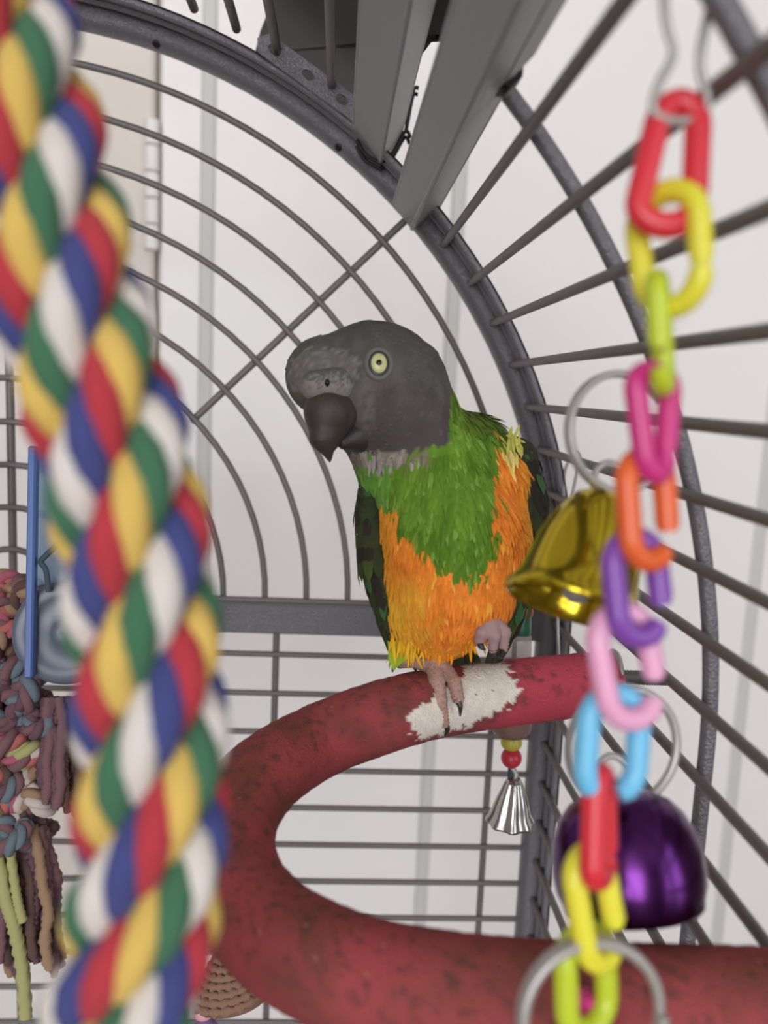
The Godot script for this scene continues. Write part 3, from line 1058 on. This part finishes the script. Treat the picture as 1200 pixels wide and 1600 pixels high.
	# beak
	var ub := MB.new()
	nets(ub, [pc([530, 634, 90, 30], [513, 646, 104, 34]), pc([513, 646, 104, 33], [506, 684, 114, 19]), pc([506, 684, 114, 19], [516, 721, 108, 2.5]), pc([532, 642, 92, 28], [568, 638, 66, 15]), pc([540, 650, 92, 22], [556, 656, 82, 12]), pc([532, 648, 98, 24], [520, 690, 110, 10])], 7.0 * S, 0.0009)
	put("upper_beak", ub, M.beak, t)
	var lb := MB.new()
	nets(lb, [pc([568, 662, 62, 25], [564, 680, 78, 24]), pc([564, 680, 78, 23], [538, 691, 94, 11])], 8.0 * S, 0.0009)
	put("lower_beak", lb, mat(lin(47, 40, 37), 0.55), t)
	# bumpy cere over the top of the beak, with the nostril
	var ce := MB.new()
	nets(ce, [pc([494, 603, 112, 22], [530, 600, 106, 24]), pc([530, 602, 104, 22], [556, 618, 86, 15])], 9.0 * S, 0.0009, func(p):
		var g: float = nz.get_noise_3d(p.x * 600, p.y * 600, p.z * 600)
		var c: Color = lin(94, 90, 87).lerp(lin(132, 127, 122), clampf(g * 2.2 + (uvw(p).y - 612.0) * 0.06, 0, 1))
		return c)
	put("cere", ce, M.skin, t)
	var ns := MB.new()
	var nc := [pc([494, 603, 112, 22], [530, 600, 106, 24])]
	var np := march(nc, 9.0 * S, 511, 598)
	ball(ns, np - Vector3(0, 0, 0.0004), 0.0014, Vector3(0.8, 1.1, 0.6))
	put("nostril", ns, M.pupil, t)
	# eye: bare ring, iris, pupil
	var en := (grad(eye_at, caps, K) * 0.6 + Vector3(0.05, 0.05, 0.75)).normalized()
	var ex := Vector3.UP.cross(en).normalized()
	var eb := Basis(ex, en, ex.cross(en))                   # lathe axis along en
	var er := MB.new()
	lathe(er, [Vector2(0.0068, -0.0014), Vector2(0.0062, 0.0000), Vector2(0.0054, 0.0006), Vector2(0.0046, 0.0005), Vector2(0.0040, -0.0004)], Transform3D(eb, eye_at) * Transform3D(Basis.from_scale(Vector3(0.9, 1, 1.08)), Vector3.ZERO), 36)
	var ring := put("eye_ring", er, M.eyering, t)
	var dk := MB.new()
	lathe(dk, [Vector2(0.0050, -0.0010), Vector2(0.0046, 0.0002), Vector2(0.0040, 0.0006), Vector2(0.0034, 0.0004)], Transform3D(eb, eye_at) * Transform3D(Basis.from_scale(Vector3(0.84, 1, 1.1)), Vector3.ZERO), 30)
	put("eyelid", dk, mat(lin(50, 46, 44), 0.4), ring)
	var ir := MB.new()
	lathe(ir, [Vector2(0.0041, -0.0008), Vector2(0.0039, 0.0000), Vector2(0.0032, 0.0008), Vector2(0.0020, 0.0013), Vector2(1e-5, 0.0015)], Transform3D(eb, eye_at) * Transform3D(Basis.from_scale(Vector3(0.84, 1, 1.08)), Vector3.ZERO), 30)
	var iris := put("eye", ir, M.iris, t, "pale yellow eye")
	var pu := MB.new()
	lathe(pu, [Vector2(0.0013, 0.0009), Vector2(0.0011, 0.00152), Vector2(1e-5, 0.0017)], Transform3D(eb, eye_at), 20)
	put("pupil", pu, M.pupil, iris)
	# claws
	for e in [[[694, 1128, 50], [699, 1140, 46], [695, 1150, 34]], [[715, 1092, 62], [719, 1104, 64], [719, 1119, 58]], [[624, 1034, 8], [616, 1040, 0], [613, 1050, -8]], [[749, 1001, 88], [752, 1011, 92], [759, 1015, 92]], [[770, 1014, 84], [772, 1024, 82], [778, 1026, 80]], [[786, 1014, 74], [784, 1024, 80], [777, 1027, 86]]]:
		var pts := []
		for q in e: pts.append(bl(q[0], q[1], q[2]))
		var sp := spline(pts, 10)
		var rr := PackedFloat32Array()
		for k in sp.size(): rr.append(lerpf(7.0, 1.0, float(k) / 10.0) * S)
		var cb := MB.new()
		tube(cb, sp, rr, 10)
		put("claw", cb, M.claw, t)
	# wings: a shell and its own overlapping feathers
	var wings := [
		[[582, 742, 20, 16], [578, 800, 34, 21], [584, 865, 40, 23], [599, 925, 34, 16], [610, 978, 24, 6]],
		[[770, 690, -16, 22], [806, 718, -6, 32], [826, 790, -4, 29], [822, 860, -14, 29], [806, 930, -30, 24], [775, 1010, -50, 10]]]
	for w in 2:
		var ch: Array = wings[w]
		var wc := []
		for k in ch.size() - 1: wc.append(pc(ch[k], ch[k + 1]))
		var wm := MB.new()
		nets(wm, wc, 10.0 * S, 0.0014, func(p):
			var g: float = nz.get_noise_3d(p.x * 300, p.y * 120, p.z * 300)
			return lin(58, 64, 46).lerp(lin(52, 48, 40), clampf(0.5 + g, 0, 1)))
		var wing := put("wing", wm, M.plumage, t)
		var sd := -1.0 if w == 0 else 1.0
		for row in 15:
			for c in 4:
				var x := float(row) / 14.5 * (ch.size() - 1.001)
				var k := int(x)
				var f := x - k
				var at := bl(lerpf(ch[k][0], ch[k + 1][0], f), lerpf(ch[k][1], ch[k + 1][1], f), lerpf(ch[k][2], ch[k + 1][2], f))
				var rad: float = lerpf(ch[k][3], ch[k + 1][3], f) * S
				var axis := (bl(ch[k + 1][0], ch[k + 1][1], ch[k + 1][2]) - bl(ch[k][0], ch[k][1], ch[k][2])).normalized()
				var an := (c - 1.4) * 0.62 + rng.randf_range(-0.15, 0.15)
				var n := (Vector3(sd * sin(0.55 + an * 0.9), 0.0, cos(0.55 + an * 0.9))).normalized()
				n = (n - axis * n.dot(axis)).normalized()
				var l := (0.0065 + 0.0009 * row) * rng.randf_range(0.9, 1.15)
				if row > 10: l = minf(l, 0.016)
				var col := lin(56, 66, 42)
				var dice := rng.randf()
				if dice < 0.12: col = lin(62, 98, 60)
				elif dice < 0.3: col = lin(72, 82, 42)
				elif dice < 0.6: col = lin(50, 46, 40)
				var m2 := MB.new()
				feather(m2, Vector3.ZERO, axis, n, l, 0.0040 + 0.0001 * row, 0.0008, Color(col.r, col.g, col.b), (n + Vector3(rng.randfn(0, 0.12), rng.randfn(0, 0.12), 0)).normalized())
				var fo := put("wing_feather", m2, M.plumage, wing)
				fo.position = at + n * rad * 0.98
	# tail behind the perch
	for k in 7:
		var m2 := MB.new()
		var a := bl(690 + (k - 3) * 9, 985, -70)
		var e := bl(700 + (k - 3) * 17, 1052, -210 - (3 - absi(k - 3)) * 10)
		feather(m2, a, (e - a).normalized(), Vector3(0, 0.8, 0.6), a.distance_to(e), 0.011, 0.001, lin(70, 88, 36), Vector3(0, 0.8, 0.6))
		put("tail_feather", m2, M.plumage, t)

# ------------------------------------------------------------------ rope
func rope() -> void:
	var ctl := []
	for e in [[-95, -420], [-60, -220], [-10, 0], [42, 200], [118, 500], [166, 650], [203, 800], [226, 1000], [238, 1200], [228, 1400], [178, 1600], [90, 1800], [-20, 1960]]:
		ctl.append(U(e[0], e[1], 0.155))
	var path := even(spline(ctl, 600), 0.0014)
	var px := 0.155 / F
	var t := thing("twisted_rope", "thick twisted cotton rope in red yellow green white and blue hanging at left", "rope")
	# arc length where the photograph's y is 805
	var s0 := 0.0
	var best := 1e9
	for k in path.size():
		var d := path[k].distance_to(U(204, 805, 0.155))
		if d < best:
			best = d
			s0 = k * 0.0014
	var names := ["red", "yellow", "green", "white", "blue"]
	var P := 620.0 * px * 1.03
	var PY := 310.0 * px * 1.03
	var rs := 68.0 * px
	var ry := 27.0 * px
	var front := [1.0, 2.2, 3.5, 5.0]
	var face := V(0.19, 0.126, 0.50)                         # the side of the rope where the lay starts
	for st in 4:
		var sn := Node3D.new()
		sn.name = "strand"
		t.add_child(sn, true)
		for y in 5:
			var pts := PackedVector3Array()
			for k in path.size():
				var tn := (path[mini(k + 1, path.size() - 1)] - path[maxi(k - 1, 0)]).normalized()
				var Z: Vector3 = face - path[k]
				Z = (Z - tn * Z.dot(tn)).normalized()
				var X := (-tn).cross(Z).normalized()
				var s := k * 0.0014 - s0
				var th := TAU * s / P + PI / 2 - st * PI / 2
				# colour «front» faces the viewer where this strand is frontmost (s = st * P / 4)
				var al: float = -TAU * (s - st * P / 4.0) / PY + PI / 2 + (front[st] - y) * TAU / 5.0
				pts.append(path[k] + (X * cos(th) + Z * sin(th)) * rs + (X * cos(al) + Z * sin(al)) * ry)
			var mb := MB.new()
			tube(mb, pts, 28.5 * px, 10, true, false, 900.0, 0.04, 3)
			put("yarn", mb, M["cotton_" + names[y]], sn, names[y] + " cotton yarn")

# ------------------------------------------------------------------ chain, rings, bells
func chain_depth(py: float) -> float:                       # the chain hangs plumb
	return lerpf(0.167, 0.197, (py - 150.0) / 1450.0)

func link(parent: Node3D, color: String, px: float, py: float, w: float, h: float, roll: float, yaw: float, gap: float, thick := 36.0, off := 0.0, taper := 0.0) -> void:
	var dep := chain_depth(py) + off
	# an oval clip-together link: w and h are outer sizes in pixels, roll in the picture, yaw about its long axis
	var k := dep / F
	var ctr := U(px, py, dep)
	var b := CB * Basis(Vector3.BACK, deg_to_rad(roll)) * Basis(Vector3.UP, deg_to_rad(yaw))
	var a := (w - thick) * 0.5 * k
	var c := (h - thick) * 0.5 * k
	var st := c - a
	var pts := PackedVector3Array()
	var n := 64
	var per := TAU * a + 4 * st
	var open := 0.055 if gap >= 0 else 0.0
	for q in n + 1:
		var s := fposmod((gap if gap >= 0 else 0.0) + open + (1.0 - open * 1.3) * q / n, 1.0) * per
		var p: Vector2
		if s < 2 * st: p = Vector2(a, -st + s)
		elif s < 2 * st + PI * a:
			var f := (s - 2 * st) / a
			p = Vector2(cos(f) * a, st + sin(f) * a)
		elif s < 4 * st + PI * a: p = Vector2(-a, st - (s - 2 * st - PI * a))
		else:
			var f := (s - 4 * st - PI * a) / a
			p = Vector2(-cos(f) * a, -st - sin(f) * a)
		p.x *= 1.0 - taper * (p.y / c)
		pts.append(ctr + b * Vector3(p.x, p.y, 0))
	var mb := MB.new()
	var rr := PackedFloat32Array()
	for q in pts.size():
		var e := minf(q, pts.size() - 1 - q)
		rr.append(thick * 0.5 * k * (1.0 if e > 1 else 0.72 + 0.28 * e / 2.0))
	tube(mb, pts, rr, 16)
	put("link", mb, M["plastic_" + color], parent, color + " plastic link")

func ring_wire(px: float, py: float, dep: float, r: float, wr: float, roll: float, yaw: float, pitch := 0.0, turns := 1.6) -> MB:
	var k := dep / F
	var ctr := U(px, py, dep)
	var b := CB * Basis(Vector3.BACK, deg_to_rad(roll)) * Basis(Vector3.UP, deg_to_rad(yaw)) * Basis(Vector3.RIGHT, deg_to_rad(pitch))
	var pts := PackedVector3Array()
	for q in 110:
		var a := TAU * turns * q / 109.0 + 0.6
		pts.append(ctr + b * Vector3(cos(a) * r * k, sin(a) * r * k, (q / 109.0 - 0.5) * turns * wr * 1.6 * k))
	var mb := MB.new()
	tube(mb, pts, wr * k, 8)
	return mb

func chain() -> void:
	var t := thing("plastic_chain", "hanging chain of bright plastic links in many colours at right", "chain")
	link(t, "red", 1050, 256, 116, 236, -8, -6, -1, 42, 0.0, 0.24)
	link(t, "yellow", 1046, 390, 142, 216, 6, -50, -1, 38, 0.0, -0.08)
	link(t, "lime", 1032, 520, 96, 200, 3, 68, 0.72, 36)
	link(t, "magenta", 1022, 660, 98, 196, 2, 30, -1, 37, 0.0, -0.36)
	link(t, "orange", 1012, 795, 118, 200, 4, 28, 0.95, 38)
	link(t, "purple", 996, 918, 122, 192, 6, 22, 0.95, 38)
	link(t, "pink", 980, 1040, 130, 206, 10, 20, 0.96, 38)
	link(t, "blue", 957, 1164, 126, 196, -4, 14, 0.82, 38)
	link(t, "red", 936, 1290, 92, 200, 0, 58, -1, 42, -0.001, 0.25)
	link(t, "yellow", 930, 1416, 108, 206, 10, 36, 0.95, 38)
	link(t, "lime", 916, 1530, 122, 190, 2, 30, 0.3, 38)
	link(t, "magenta", 920, 1618, 90, 180, 24, 50, 0.3, 40)
	# wire hanger above the top link, going up to the roof wires
	var pts := []
	for e in [[1032, -420], [1034, -100], [1040, 30], [1052, 84], [1030, 130], [1020, 170], [1045, 188], [1085, 186], [1106, 160], [1094, 110], [1096, 70], [1110, 0], [1118, -120], [1118, -420]]:
		pts.append(U(e[0], e[1], chain_depth(e[1])))
	var mb := MB.new()
	tube(mb, spline(pts, 90), 7.0 * 0.178 / F, 10)
	put("wire_hanger", mb, M.zinc, t)

func bells() -> void:
	# gold bell
	var k := 0.25 / F
	var top := U(945, 770, 0.252)
	var mouth := U(893, 950, 0.243)
	var g := thing("gold_bell", "shiny gold coloured bell hanging beside the orange and purple links", "bell")
	var ax := (top - mouth)
	var L := ax.length()
	ax = ax.normalized()
	var sx := ax.cross(CB.z).normalized()
	var X := Transform3D(Basis(sx, ax, sx.cross(ax)), mouth)
	var R := 103.0 * k
	var prof := []
	for e in [[1.0, 0.0], [1.04, 0.02], [1.03, 0.07], [0.94, 0.13], [0.88, 0.20], [0.84, 0.32], [0.79, 0.50], [0.70, 0.66], [0.60, 0.78], [0.50, 0.87], [0.40, 0.94], [0.25, 0.985], [0.1, 1.0], [0.0005, 1.003]]:
		prof.append(Vector2(e[0] * R, e[1] * L))
	var inner := []
	for e in [[0.0005, 0.95], [0.35, 0.88], [0.62, 0.7], [0.76, 0.45], [0.82, 0.2], [0.93, 0.06], [1.0, 0.0]]:
		inner.append(Vector2(e[0] * R, e[1] * L))
	inner.append_array(prof)
	var mb := MB.new()
	lathe(mb, inner, X, 56)
	put("bell_cup", mb, M.gold, g)
	mb = MB.new()
	ball(mb, mouth + ax * 0.006, 0.0045)
	tube(mb, PackedVector3Array([mouth + ax * 0.006, mouth + ax * L * 0.85]), 0.0009, 6)
	put("clapper", mb, M.zinc, g)
	mb = MB.new()
	var loop := PackedVector3Array()
	for q in 28:
		var a := TAU * q / 28.0
		loop.append(top + ax * 0.004 + ax * cos(a) * 0.0055 + sx * sin(a) * 0.0045)
	tube(mb, loop, 0.0011, 8, false, true)
	put("bell_loop", mb, M.zinc, g)
	var kr := ring_wire(970, 676, 0.247, 92, 6.0, 0, 18, 0)
	var o := put("key_ring", kr, M.zinc)
	tag(o, "steel split ring joining the gold bell to the magenta link", "ring", "split rings")
	# purple bell
	var p := thing("purple_bell", "large shiny dark purple bell hanging behind the lower links", "bell")
	k = 0.255 / F
	top = U(962, 1232, 0.258)
	mouth = U(990, 1418, 0.250)
	ax = top - mouth
	L = ax.length()
	ax = ax.normalized()
	sx = ax.cross(CB.z).normalized()
	X = Transform3D(Basis(sx, ax, sx.cross(ax)), mouth)
	R = 116.0 * k
	prof = []
	for e in [[0.78, -0.05], [0.84, -0.06], [0.90, -0.02], [0.92, 0.06], [0.98, 0.16], [1.0, 0.3], [0.985, 0.46], [0.93, 0.62], [0.82, 0.77], [0.66, 0.885], [0.45, 0.96], [0.2, 0.995], [0.0005, 1.0]]:
		prof.append(Vector2(e[0] * R, e[1] * L))
	inner = []
	for e in [[0.0005, 0.93], [0.5, 0.86], [0.8, 0.65], [0.92, 0.35], [0.86, 0.08], [0.78, -0.03]]:
		inner.append(Vector2(e[0] * R, e[1] * L))
	inner.append_array(prof)
	mb = MB.new()
	lathe(mb, inner, X, 56)
	put("bell_cup", mb, M.purple_metal, p)
	mb = MB.new()
	loop = PackedVector3Array()
	for q in 28:
		var a := TAU * q / 28.0
		loop.append(top + ax * 0.004 + ax * cos(a) * 0.0055 + sx * sin(a) * 0.0045)
	tube(mb, loop, 0.0011, 8, false, true)
	put("bell_loop", mb, M.zinc, p)
	o = put("key_ring", ring_wire(975, 1168, 0.252, 92, 7.0, 0, 14, 0), M.zinc)
	tag(o, "steel split ring joining the purple bell to the light blue link", "ring", "split rings")
	o = put("key_ring", ring_wire(925, 1586, 0.190, 112, 9.0, 0, 8, 0, 1.9), M.zinc)
	tag(o, "big steel split ring around the lowest links in front of the perch", "ring", "split rings")

# ------------------------------------------------------------------ toys further back
func bead_toy() -> void:
	var dep := 0.43
	var k := dep / F
	var t := thing("bead_toy", "string of plastic beads and a small silver bell hanging behind the perch", "bird toy")
	var tilt := CB * Basis(Vector3.BACK, deg_to_rad(-1))
	var at := func(px: float, py: float) -> Transform3D: return Transform3D(tilt, U(px, py, dep))
	var mb := MB.new()
	var pts := []
	for e in [[893, 712, 0.49], [900, 706, 0.487], [906, 716, 0.484], [900, 745, 0.475], [886, 800, 0.455], [845, 890, 0.438], [812, 940, dep], [804, 960, dep]]:
		pts.append(U(e[0], e[1], e[2]))
	tube(mb, spline(pts, 50), 0.0009, 8)
	pts = []
	for e in [[893, 712, 0.49], [882, 740, 0.487], [880, 800, 0.47], [872, 940, 0.44], [873, 1030, 0.435]]:
		pts.append(U(e[0], e[1], e[2]))
	tube(mb, spline(pts, 40), 0.0009, 8)
	put("wire_hook", mb, M.zinc, t)
	mb = MB.new()
	tube(mb, PackedVector3Array([U(806, 950, dep), U(797, 1215, dep)]), 0.0012, 8)
	put("cord", mb, M.cord, t)
	mb = MB.new()
	ball(mb, U(812, 955, dep), 18 * k, Vector3(1.2, 0.9, 1.2))
	put("bead", mb, mat(lin(150, 46, 54), 0.35), t, "dark red bead above the green one")
	mb = MB.new()
	lathe(mb, [Vector2(1e-4, -22 * k), Vector2(24 * k, -22 * k), Vector2(27 * k, -14 * k), Vector2(27 * k, 10 * k), Vector2(20 * k, 20 * k), Vector2(1e-4, 22 * k)], at.call(803, 976), 28)
	put("bead", mb, mat(lin(30, 92, 74), 0.35), t, "dark green bead")
	mb = MB.new()
	lathe(mb, [Vector2(1e-4, -34 * k), Vector2(27 * k, -34 * k), Vector2(29 * k, -30 * k), Vector2(29 * k, 24 * k), Vector2(25 * k, 30 * k), Vector2(20 * k, 31 * k)], at.call(801, 1018), 32)
	put("tube_bead", mb, M.clear, t, "clear plastic tube bead")
	mb = MB.new()
	lathe(mb, [Vector2(1e-4, -18 * k), Vector2(22 * k, -17 * k), Vector2(30 * k, -6 * k), Vector2(33 * k, 14 * k), Vector2(30 * k, 20 * k), Vector2(1e-4, 22 * k)], at.call(799, 1134), 32)
	put("bead", mb, mat(lin(132, 100, 92), 0.5), t, "wide brownish bead under the perch")
	mb = MB.new()
	ball(mb, U(799, 1160, dep), 17 * k, Vector3(1, 0.8, 1))
	put("bead", mb, mat(lin(186, 176, 70), 0.35), t, "yellow bead")
	mb = MB.new()
	ball(mb, U(799, 1184, dep), 16.5 * k)
	put("bead", mb, mat(lin(190, 48, 62), 0.35), t, "bright red round bead")
	mb = MB.new()
	var prof := []
	for e in [[1e-4, 30], [10, 33], [14, 26], [18, 14], [23, 0], [27, -14], [30, -26], [36, -36], [37, -40], [34, -41], [28, -30], [20, -6], [1e-4, 20]]:
		prof.append(Vector2(e[0] * k, e[1] * k))
	prof.reverse()
	lathe(mb, prof, Transform3D(CB * Basis(Vector3.BACK, deg_to_rad(-4)) * Basis(Vector3.RIGHT, 0.2), U(800, 1247, dep)), 64, 8, 0.06)
	put("bell", mb, M.steel, t, "small fluted silver bell")
	mb = MB.new()
	tube(mb, spline([U(798, 1198, dep), U(806, 1210, dep), U(801, 1222, dep)], 10), 0.0014, 8)
	put("hook", mb, M.zinc, t)

func curl(ctr: Vector3, R: float, seedn: int, p := 1, q := 2) -> PackedVector3Array:
	var o := PackedVector3Array()
	var b := Basis.from_euler(Vector3(seedn * 1.3, seedn * 2.1, seedn * 0.7))
	for k in 90:
		var a := TAU * k / 90.0
		var rr := 0.62 + 0.36 * cos(q * a)
		o.append(ctr + b * Vector3(cos(p * a) * rr, sin(p * a) * rr, 0.5 * sin(q * a)) * R)
	return o

func tassel(parent: Node3D, top: Array, bottom: Array, dep: float, count: int, spread0: float, spread1: float, tones: Array, thick: float) -> void:
	var tn := Node3D.new()
	tn.name = "tassel"
	parent.add_child(tn, true)
	var k := dep / F
	for s in count:
		var f := (s + 0.5) / count * 2.0 - 1.0
		var zz := rng.randf_range(-1, 1) * 0.010
		var cut := rng.randf_range(-22, 16)
		var pts := []
		for e in 6:
			var y := e / 5.0
			var x: float = lerpf(top[0] + f * spread0, bottom[0] + f * spread1, pow(y, 0.8)) + rng.randfn(0, 3.5)
			pts.append(U(x, lerpf(top[1], bottom[1] + cut, y), dep + zz * (0.4 + y)))
		var mb := MB.new()
		var sp := spline(pts, 46)
		var rr := PackedFloat32Array()
		for q in sp.size(): rr.append(thick * k * (1.0 + 0.12 * sin(q * 0.9 + s)) * (1.0 - 0.35 * clampf((q - 42.0) / 4.0, 0, 1)))
		tube(mb, sp, rr, 8, true, false, 2600.0, 0.16, 2)
		put("strand", mb, M["yarn_" + tones[s % tones.size()]], tn)

func knot_toy() -> void:
	var dep := 0.42
	var k := dep / F
	var t := thing("knotted_rope_toy", "bundle of knotted multicoloured cotton ropes with frayed tassels at lower left", "bird toy")
	var core := MB.new()
	tube(core, spline([U(-120, 500, dep + 0.03), U(-60, 880, dep + 0.015), U(20, 1000, dep + 0.01), U(30, 1150, dep + 0.01), U(30, 1300, dep + 0.01)], 60), 0.006, 10, true, false, 1400.0, 0.12, 3)
	put("core_rope", core, M.yarn_plum, t)
	var list := [[22, 950, 40, "rose", 8], [4, 925, 34, "coral", 9], [46, 930, 26, "tan", 10], [4, 1005, 34, "tan", 11], [84, 985, 26, "cream", 12], [2, 1035, 22, "rose", 13], [40, 1090, 48, "mauve", 14], [10, 1075, 40, "plum", 15], [62, 1120, 34, "mauve", 16], [14, 1130, 34, "tan", 17], [28, 1165, 40, "rose", 18], [48, 1168, 36, "lime", 19], [8, 1195, 36, "brown", 20], [30, 1215, 38, "mauve", 21], [66, 1238, 34, "cream", 22], [12, 1235, 34, "coral", 23], [40, 1250, 34, "plum", 24], [18, 1272, 36, "lime", 25], [4, 1262, 28, "coral", 26], [10, 1245, 30, "teal", 27], [30, 1300, 38, "teal", 28], [62, 1300, 30, "plum", 29], [40, 1050, 34, "teal", 30], [-6, 1110, 34, "lime", 31]]
	var plies := {"rose": ["rose", "coral", "mauve"], "coral": ["coral", "tan", "rose"], "tan": ["tan", "brown", "mauve"], "cream": ["cream", "cream", "tan"], "mauve": ["mauve", "plum", "teal"], "plum": ["plum", "mauve", "brown"], "lime": ["lime", "lime", "cream"], "brown": ["brown", "plum", "coral"], "teal": ["teal", "mauve", "teal"]}
	var tone := {"mauve": [116, 84, 88], "brown": [90, 68, 60], "tan": [150, 122, 96], "rose": [164, 88, 106], "lime": [164, 162, 108], "cream": [190, 178, 170], "teal": [100, 114, 122], "coral": [172, 98, 92], "plum": [100, 72, 82]}
	for e in list:
		var mb := MB.new()
		var thick: float = (13.0 + e[4] % 4) * k
		var base := curl(U(e[0] - 8, e[1], dep + rng.randf_range(-0.006, 0.010)), e[2] * k * 0.95, e[4], 2 if e[4] % 3 == 0 else 1, 3)
		var n := base.size()
		for q in 3:
			var pts := PackedVector3Array()
			for w in n:
				var tn := (base[(w + 1) % n] - base[(w - 1 + n) % n]).normalized()
				var sd := tn.cross(CB.z).normalized()
				var up := sd.cross(tn)
				var a := TAU * (w * 7.0 / n + q / 3.0)
				pts.append(base[w] + (sd * cos(a) + up * sin(a)) * thick * 0.52)
			var c: Array = tone[plies[e[3]][q]]
			mb.col = lin(c[0], c[1], c[2])
			tube(mb, pts, thick * 0.56, 9, false, true, 3000.0, 0.12, 2)
		put("knot", mb, M.yarn_mixed, t)
	tassel(t, [92, 1090], [98, 1268], dep - 0.004, 18, 26, 36, ["brown", "plum", "brown", "mauve", "brown"], 8.0)
	tassel(t, [34, 1290], [40, 1512], dep + 0.004, 24, 34, 62, ["mauve", "plum", "mauve", "rose", "mauve", "tan", "brown"], 8.5)
	var mb := MB.new()
	tube(mb, spline([U(-6, 1320, dep - 0.012), U(8, 1400, dep - 0.012), U(20, 1440, dep - 0.012), U(34, 1510, dep - 0.01), U(40, 1590, dep - 0.01)], 50), 10.0 * k, 9, true, false, 2200.0, 0.18, 2)
	tube(mb, spline([U(14, 1318, dep - 0.012), U(26, 1400, dep - 0.012), U(36, 1440, dep - 0.012)], 30), 7.0 * k, 8, true, false, 2200.0, 0.18, 2)
	put("strand", mb, M.yarn_lime, t, "yellow green strand hanging lowest")

func blue_toy() -> void:
	var dep := 0.385
	var k := dep / F
	var t := thing("acrylic_toy", "blue acrylic bird toy panel with a grey plastic wheel behind the rope", "bird toy")
	var mb := MB.new()
	var b := CB * Basis(Vector3.BACK, deg_to_rad(-1.0))
	box(mb, Vector3(13 * k, 356 * k, 0.005), Transform3D(b, U(50, 878, dep - 0.006)), 0.0008)
	put("edge_panel", mb, M.blue_acrylic, t)
	mb = MB.new()
	box(mb, Vector3(90 * k, 330 * k, 0.002), Transform3D(b * Basis(Vector3.UP, 0.35), U(104, 866, dep + 0.012)), 0.0006)
	put("back_panel", mb, M.pale_acrylic, t)
	mb = MB.new()
	var X := Transform3D(b * Basis(Vector3.UP, 0.25) * Basis(Vector3.RIGHT, PI / 2), U(106, 988, dep + 0.004))
	lathe(mb, [Vector2(1e-4, -0.003), Vector2(0.021, -0.003), Vector2(0.0235, -0.001), Vector2(0.0235, 0.001), Vector2(0.0215, 0.003), Vector2(0.0165, 0.003), Vector2(0.0155, 0.0015), Vector2(0.0075, 0.0015), Vector2(0.0065, 0.0045), Vector2(0.0030, 0.0050), Vector2(1e-4, 0.0050)], X, 44)
	put("wheel", mb, M.disc, t)
	mb = MB.new()
	box(mb, Vector3(95 * k, 26 * k, 0.006), Transform3D(b, U(104, 928, dep + 0.006)), 0.001)
	put("cross_piece", mb, mat(lin(84, 80, 92), 0.4), t)
	mb = MB.new()
	tube(mb, spline([U(92, 848, dep - 0.003), U(74, 866, dep - 0.004), U(64, 878, dep - 0.004), U(72, 892, dep - 0.004), U(76, 925, dep - 0.004)], 24), 0.0013, 8)
	tube(mb, PackedVector3Array([U(95, 850, dep), U(110, 420, dep + 0.02)]), 0.0011, 8)
	put("cord", mb, M.cord, t)

func woven_toy() -> void:
	var dep := 0.39
	var k := dep / F
	var t := thing("woven_toy", "brown woven sisal cone with beads hanging below the perch bend", "bird toy")
	var mb := MB.new()
	var pts := PackedVector3Array()
	var rr := PackedFloat32Array()
	var ax := CB * Basis(Vector3.BACK, 0.12)
	for q in 620:
		var f := q / 619.0
		var a := f * TAU * 7.0
		var R := lerpf(14.0, 58.0, pow(f, 0.75)) * k
		var y := lerpf(1490.0, 1556.0, f)
		pts.append(U(360, y, dep) + ax * Vector3(cos(a) * R, 0, sin(a) * R))
		rr.append(6.8 * k * (1.0 + 0.3 * sin(q * 1.37) + 0.2 * nz.get_noise_1d(q * 0.9)))
	tube(mb, pts, rr, 8, true, false, 1800.0, 0.2, 2)
	put("cone", mb, M.sisal, t)
	mb = MB.new()
	lathe(mb, [Vector2(0.002, 34 * k), Vector2(12 * k, 30 * k), Vector2(40 * k, 0), Vector2(57 * k, -36 * k), Vector2(1e-4, -36 * k)], Transform3D(ax, U(360, 1522, dep)), 30)
	put("cone_core", mb, M.sisal, t)
	for e in [[338, 1474, 13, 44, 96, 150], [318, 1576, 18, 222, 162, 172], [321, 1606, 20, 122, 96, 134]]:
		mb = MB.new()
		ball(mb, U(e[0], e[1], dep - 0.006), e[2] * k)
		put("bead", mb, mat(lin(e[3], e[4], e[5]), 0.25), t, ["blue bead", "pink bead", "violet bead"][[1474, 1576, 1606].find(e[1])])
	mb = MB.new()
	tube(mb, PackedVector3Array([U(336, 1300, dep), U(338, 1480, dep)]), 0.0012, 8)
	tube(mb, PackedVector3Array([U(318, 1545, dep - 0.006), U(322, 1640, dep - 0.006)]), 0.0012, 8)
	put("cord", mb, M.cord, t)
	var w := MB.new()
	for s in 16:
		var f := s / 15.0
		var a := U(412 + rng.randfn(0, 6), 1544 + f * 10, dep + 0.004)
		var b := U(455 + f * 26 + rng.randfn(0, 8), 1566 + f * 16, dep + rng.randf_range(-0.004, 0.006))
		var c := U(500 + f * 40 + rng.randfn(0, 12), 1596 + f * 14 + rng.randfn(0, 6), dep + rng.randf_range(-0.006, 0.006))
		tube(w, spline([a, b, c], 12), 2.6 * k, 6)
	var o := put("raffia_straw", w, M.straw, t)
	o.set_meta("kind", "stuff")
